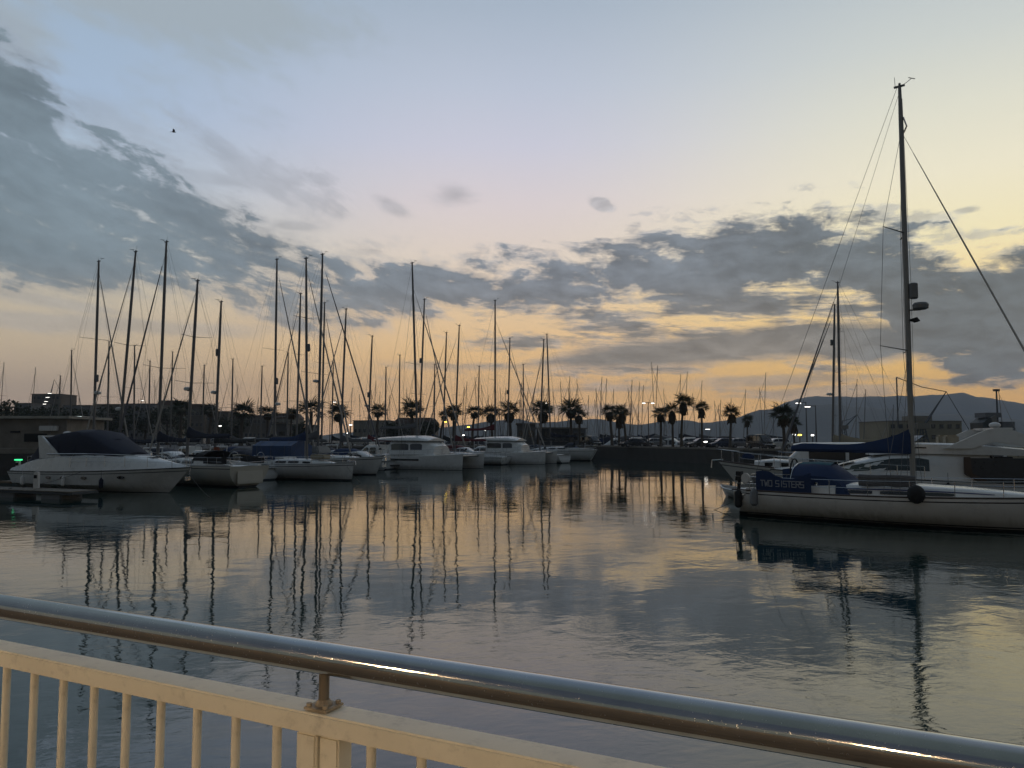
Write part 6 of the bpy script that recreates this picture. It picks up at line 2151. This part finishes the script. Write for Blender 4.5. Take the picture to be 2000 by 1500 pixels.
# ------------------------------------------------------------------ bird
def bird():
    p = at(339, 258, 70)
    root = thing('bird', 'small dark bird flying high on the left', 'bird', p, R(20))
    B = mat('dark bird plumage', (0.02, 0.02, 0.02), 0.8)
    s = 0.45
    MB().tube([(-0.45 * s, 0, 0), (-0.25 * s, 0, 0.02 * s), (0.1 * s, 0, 0.03 * s), (0.38 * s, 0, 0.05 * s), (0.5 * s, 0, 0.04 * s)], [0.03 * s, 0.09 * s, 0.12 * s, 0.07 * s, 0.01], 7).build('body', B, root, smooth=True)
    for sd in (-1, 1):
        MB().add([(0.2 * s, 0, 0.08 * s), (0.28 * s, sd * 0.35 * s, 0.36 * s), (-0.05 * s, sd * 0.9 * s, 0.42 * s), (-0.16 * s, sd * 0.35 * s, 0.28 * s), (-0.2 * s, 0, 0.06 * s)], [(0, 1, 2, 3, 4)]).build('wing', B, root)
    MB().add([(-0.4 * s, 0.03, 0), (-0.4 * s, -0.03, 0), (-0.7 * s, -0.1 * s, -0.02), (-0.7 * s, 0.1 * s, -0.02)], [(0, 1, 2, 3)]).build('tail', B, root)


bird()


# ------------------------------------------------------------------ promenade, railing and its lamps
CREAMP = lambda: mat('cream painted steel', (0.78, 0.71, 0.56), 0.5, var=0.07, nscale=9, bump=0.0006, dirt=0.28)


def railing():
    z = CAM_H - 0.44
    P0 = onz(0, 1184, z)
    P1 = onz(1700, 1456, z)
    u = (P1 - P0).normalized()
    nrm = Vector((-u.y, u.x, 0))            # towards the water
    k = (onz(633, 1284, z) - P0).dot(u)
    base = P0 + u * k                         # foot of the stub post, on the handrail axis
    ang = math.atan2(u.y, u.x)
    floor_z = CAM_H - 1.60
    root = thing('railing', 'promenade railing with polished tube handrail above a cream painted balustrade', 'railing', (base.x, base.y, floor_z), ang)
    H = z - floor_z
    A, Bx = -7.5, 7.5
    ST = bpy.data.materials.new('brushed steel tube')
    ST.use_nodes = True
    nt = ST.node_tree
    E.nt = nt
    b = nt.nodes['Principled BSDF']
    b.inputs['Metallic'].default_value = 1.0
    tc = nt.nodes.new('ShaderNodeTexCoord')
    sp = nt.nodes.new('ShaderNodeSeparateXYZ')
    nt.links.new(tc.outputs['Object'], sp.inputs[0])
    f = n_noise(nt, n_vec(nt, E(sp.outputs[0]) * 9.0, E(sp.outputs[1]) * 260.0, E(sp.outputs[2]) * 260.0), 1.0, 6, 0.75)
    f2 = n_noise(nt, tc.outputs['Object'], 9, 5, 0.6)
    nt.links.new(n_ramp(nt, f2, [(0.3, (0.38, 0.38, 0.37, 1)), (0.7, (0.48, 0.47, 0.44, 1))]), b.inputs['Base Color'])
    nt.links.new((f * 0.09 + f2 * 0.08 + n_noise(nt, tc.outputs['Object'], 220, 2, 0.5).step(0.62, 0.72) * 0.18 + 0.01).max(0.04).s, b.inputs['Roughness'])
    bn = nt.nodes.new('ShaderNodeBump')
    bn.inputs['Strength'].default_value = 0.12
    bn.inputs['Distance'].default_value = 0.0004
    nt.links.new(f.s, bn.inputs['Height'])
    nt.links.new(bn.outputs[0], b.inputs['Normal'])
    MB().tube([(A, 0, H), (-2.5, 0, H), (0, 0, H), (2.5, 0, H), (Bx, 0, H)], 0.031, 40).build('handrail', ST, root, smooth=True)
    top = H - 0.098                            # top of the cream rail
    MB().box(((A + Bx) / 2, 0, top - 0.020), (Bx - A, 0.070, 0.040)).build('upper_rail', CREAMP(), root, bevel=0.004)
    MB().box(((A + Bx) / 2, 0, 0.10), (Bx - A, 0.05, 0.035)).build('lower_rail', CREAMP(), root, bevel=0.004)
    # balusters at even spacing, measured in the photograph along the rail
    def along(px):
        d = ray(px, 1400)
        k_ = d.x / d.y
        return (k_ * base.y - base.x) / (u.x - k_ * u.y)
    xs = [along(px) for px in (10, 66, 125, 185, 251, 317, 389, 463, 542)]
    sp_ = (xs[-1] - xs[0]) / (len(xs) - 1)
    bal = None
    # panels repeat: post, then balusters
    xr = along(726)
    xp = along(632)
    panel = 16 * sp_ + (xr - xs[-1])
    for pn in (-2, -1, 0, 1, 2):
        off = pn * panel
        for j in range(17):
            x = xr + off + j * sp_ if pn >= 0 else xr + off + j * sp_
            if x < A or x > Bx or abs((x - xp + panel / 2) % panel - panel / 2) < 0.07:
                continue
            if bal is None:
                bal = o = MB().tube([(0, 0, 0.11), (0, 0, top - 0.035)], 0.0095, 14).build('baluster', CREAMP(), root, smooth=True)
            else:
                o = bal.copy()
                COL.objects.link(o)
            o.location = (x, 0, 0)
        x = xp + off
        if A < x < Bx:
            MB().box((x - 0.022, -0.002, (top - 0.04) / 2), (0.05, 0.05, top - 0.045)).build('post', CREAMP(), root, bevel=0.004)
            MB().box((x + 0.026, 0.006, (top - 0.04) / 2), (0.049, 0.046, top - 0.052)).build('post', CREAMP(), root, bevel=0.004)
            RUST = mat('rusty painted plate', (0.36, 0.29, 0.20), 0.6, var=0.45, nscale=40)
            MB().tube([(x, 0, top + 0.004), (x, 0, H - 0.028)], 0.0105, 12).build('handrail_support', mat('tarnished support steel', (0.24, 0.20, 0.15), 0.45, metal=0.6, var=0.25, nscale=30), root, smooth=True)
            pl = MB().box((x, 0, top + 0.005), (0.056, 0.056, 0.005)).build('fixing_plate', RUST, root, bevel=0.001)
            for bx in (-0.02, 0.02):
                for by in (-0.02, 0.02):
                    MB().tube([(x + bx, by, top + 0.008), (x + bx, by, top + 0.014)], 0.0055, 6).build('bolt', RUST, pl)
            MB().tube([(x, 0, top + 0.008), (x, 0, top + 0.018)], [0.018, 0.012], 10).build('weld_collar', RUST, root)
    # promenade: slabs behind the railing, edge kerb right under it
    p = lambda s, t: (base + u * s + nrm * t)
    a, b_, c_, d_ = p(-60, 0.12), p(60, 0.12), p(60, -16), p(-60, -16)
    quay('promenade_ground', [(d_.x, d_.y), (c_.x, c_.y), (b_.x, b_.y), (a.x, a.y)], floor_z - 0.006, wallm=CONCD(), topm=mat('promenade paving', (0.20, 0.15, 0.105), 0.8, var=0.2, nscale=1.2))
    MB2 = None
    pav = bpy.data.objects['promenade_ground']
    for i in range(-9, 10):
        for j in range(10):
            cx = p(i * 0.62 + (0.31 if j % 2 else 0), -0.28 - j * 0.62)
            if MB2 is None:
                MB2 = o = MB().box((0, 0, 0), (0.605, 0.605, 0.04)).build('paving_slab', MATS['promenade paving'], pav, bevel=0.004)
            else:
                o = MB2.copy()
                COL.objects.link(o)
            o.location = (cx.x, cx.y, floor_z)
            o.rotation_euler = (0, 0, ang)
    for n_, (s, t, lab, hh) in enumerate([(-5.5, -8.0, 'warm globe street lamp on the promenade left of the viewer', 4.4), (0.8, -14.8, 'warm globe street lamp on the promenade behind the viewer', 4.4), (9.0, -8.0, 'warm globe street lamp on the promenade right of the viewer', 4.2)]):
        q = p(s, t)
        r_ = thing('promenade_lamp', lab, 'street lamp', (q.x, q.y, floor_z), ang, 'warm lamps along the promenade')
        MB().tube([(0, 0, 0), (0, 0, 0.6), (0, 0, hh)], [0.11, 0.07, 0.045], 10).build('pole', POLE(), r_)
        MB().tube([(0, 0, hh), (0, 0, hh + 0.06)], 0.09, 10).build('collar', POLE(), r_)
        MB().ball((0, 0, hh + 0.24), 0.19, 16).build('globe', mat('lit warm globe', (0.9, 0.8, 0.6), 0.4, var=0, emit=(1.0, 0.70, 0.40), estr=480.0), r_, smooth=True)
    return root


railing()

# ------------------------------------------------------------------ haze
HAZE_DENSITY = 0.00019
if HAZE_DENSITY:
    hm = bpy.data.materials.new('sea haze')
    hm.use_nodes = True
    nt = hm.node_tree
    nt.nodes.clear()
    o_ = nt.nodes.new('ShaderNodeOutputMaterial')
    v_ = nt.nodes.new('ShaderNodeVolumePrincipled')
    v_.inputs['Color'].default_value = (0.74, 0.84, 1.0, 1)
    v_.inputs['Density'].default_value = HAZE_DENSITY
    v_.inputs['Anisotropy'].default_value = 0.2
    nt.links.new(v_.outputs[0], o_.inputs['Volume'])
    hz = MB().box((0, 2250, 160), (14600, 4900, 322)).build('haze', hm, kind='stuff')
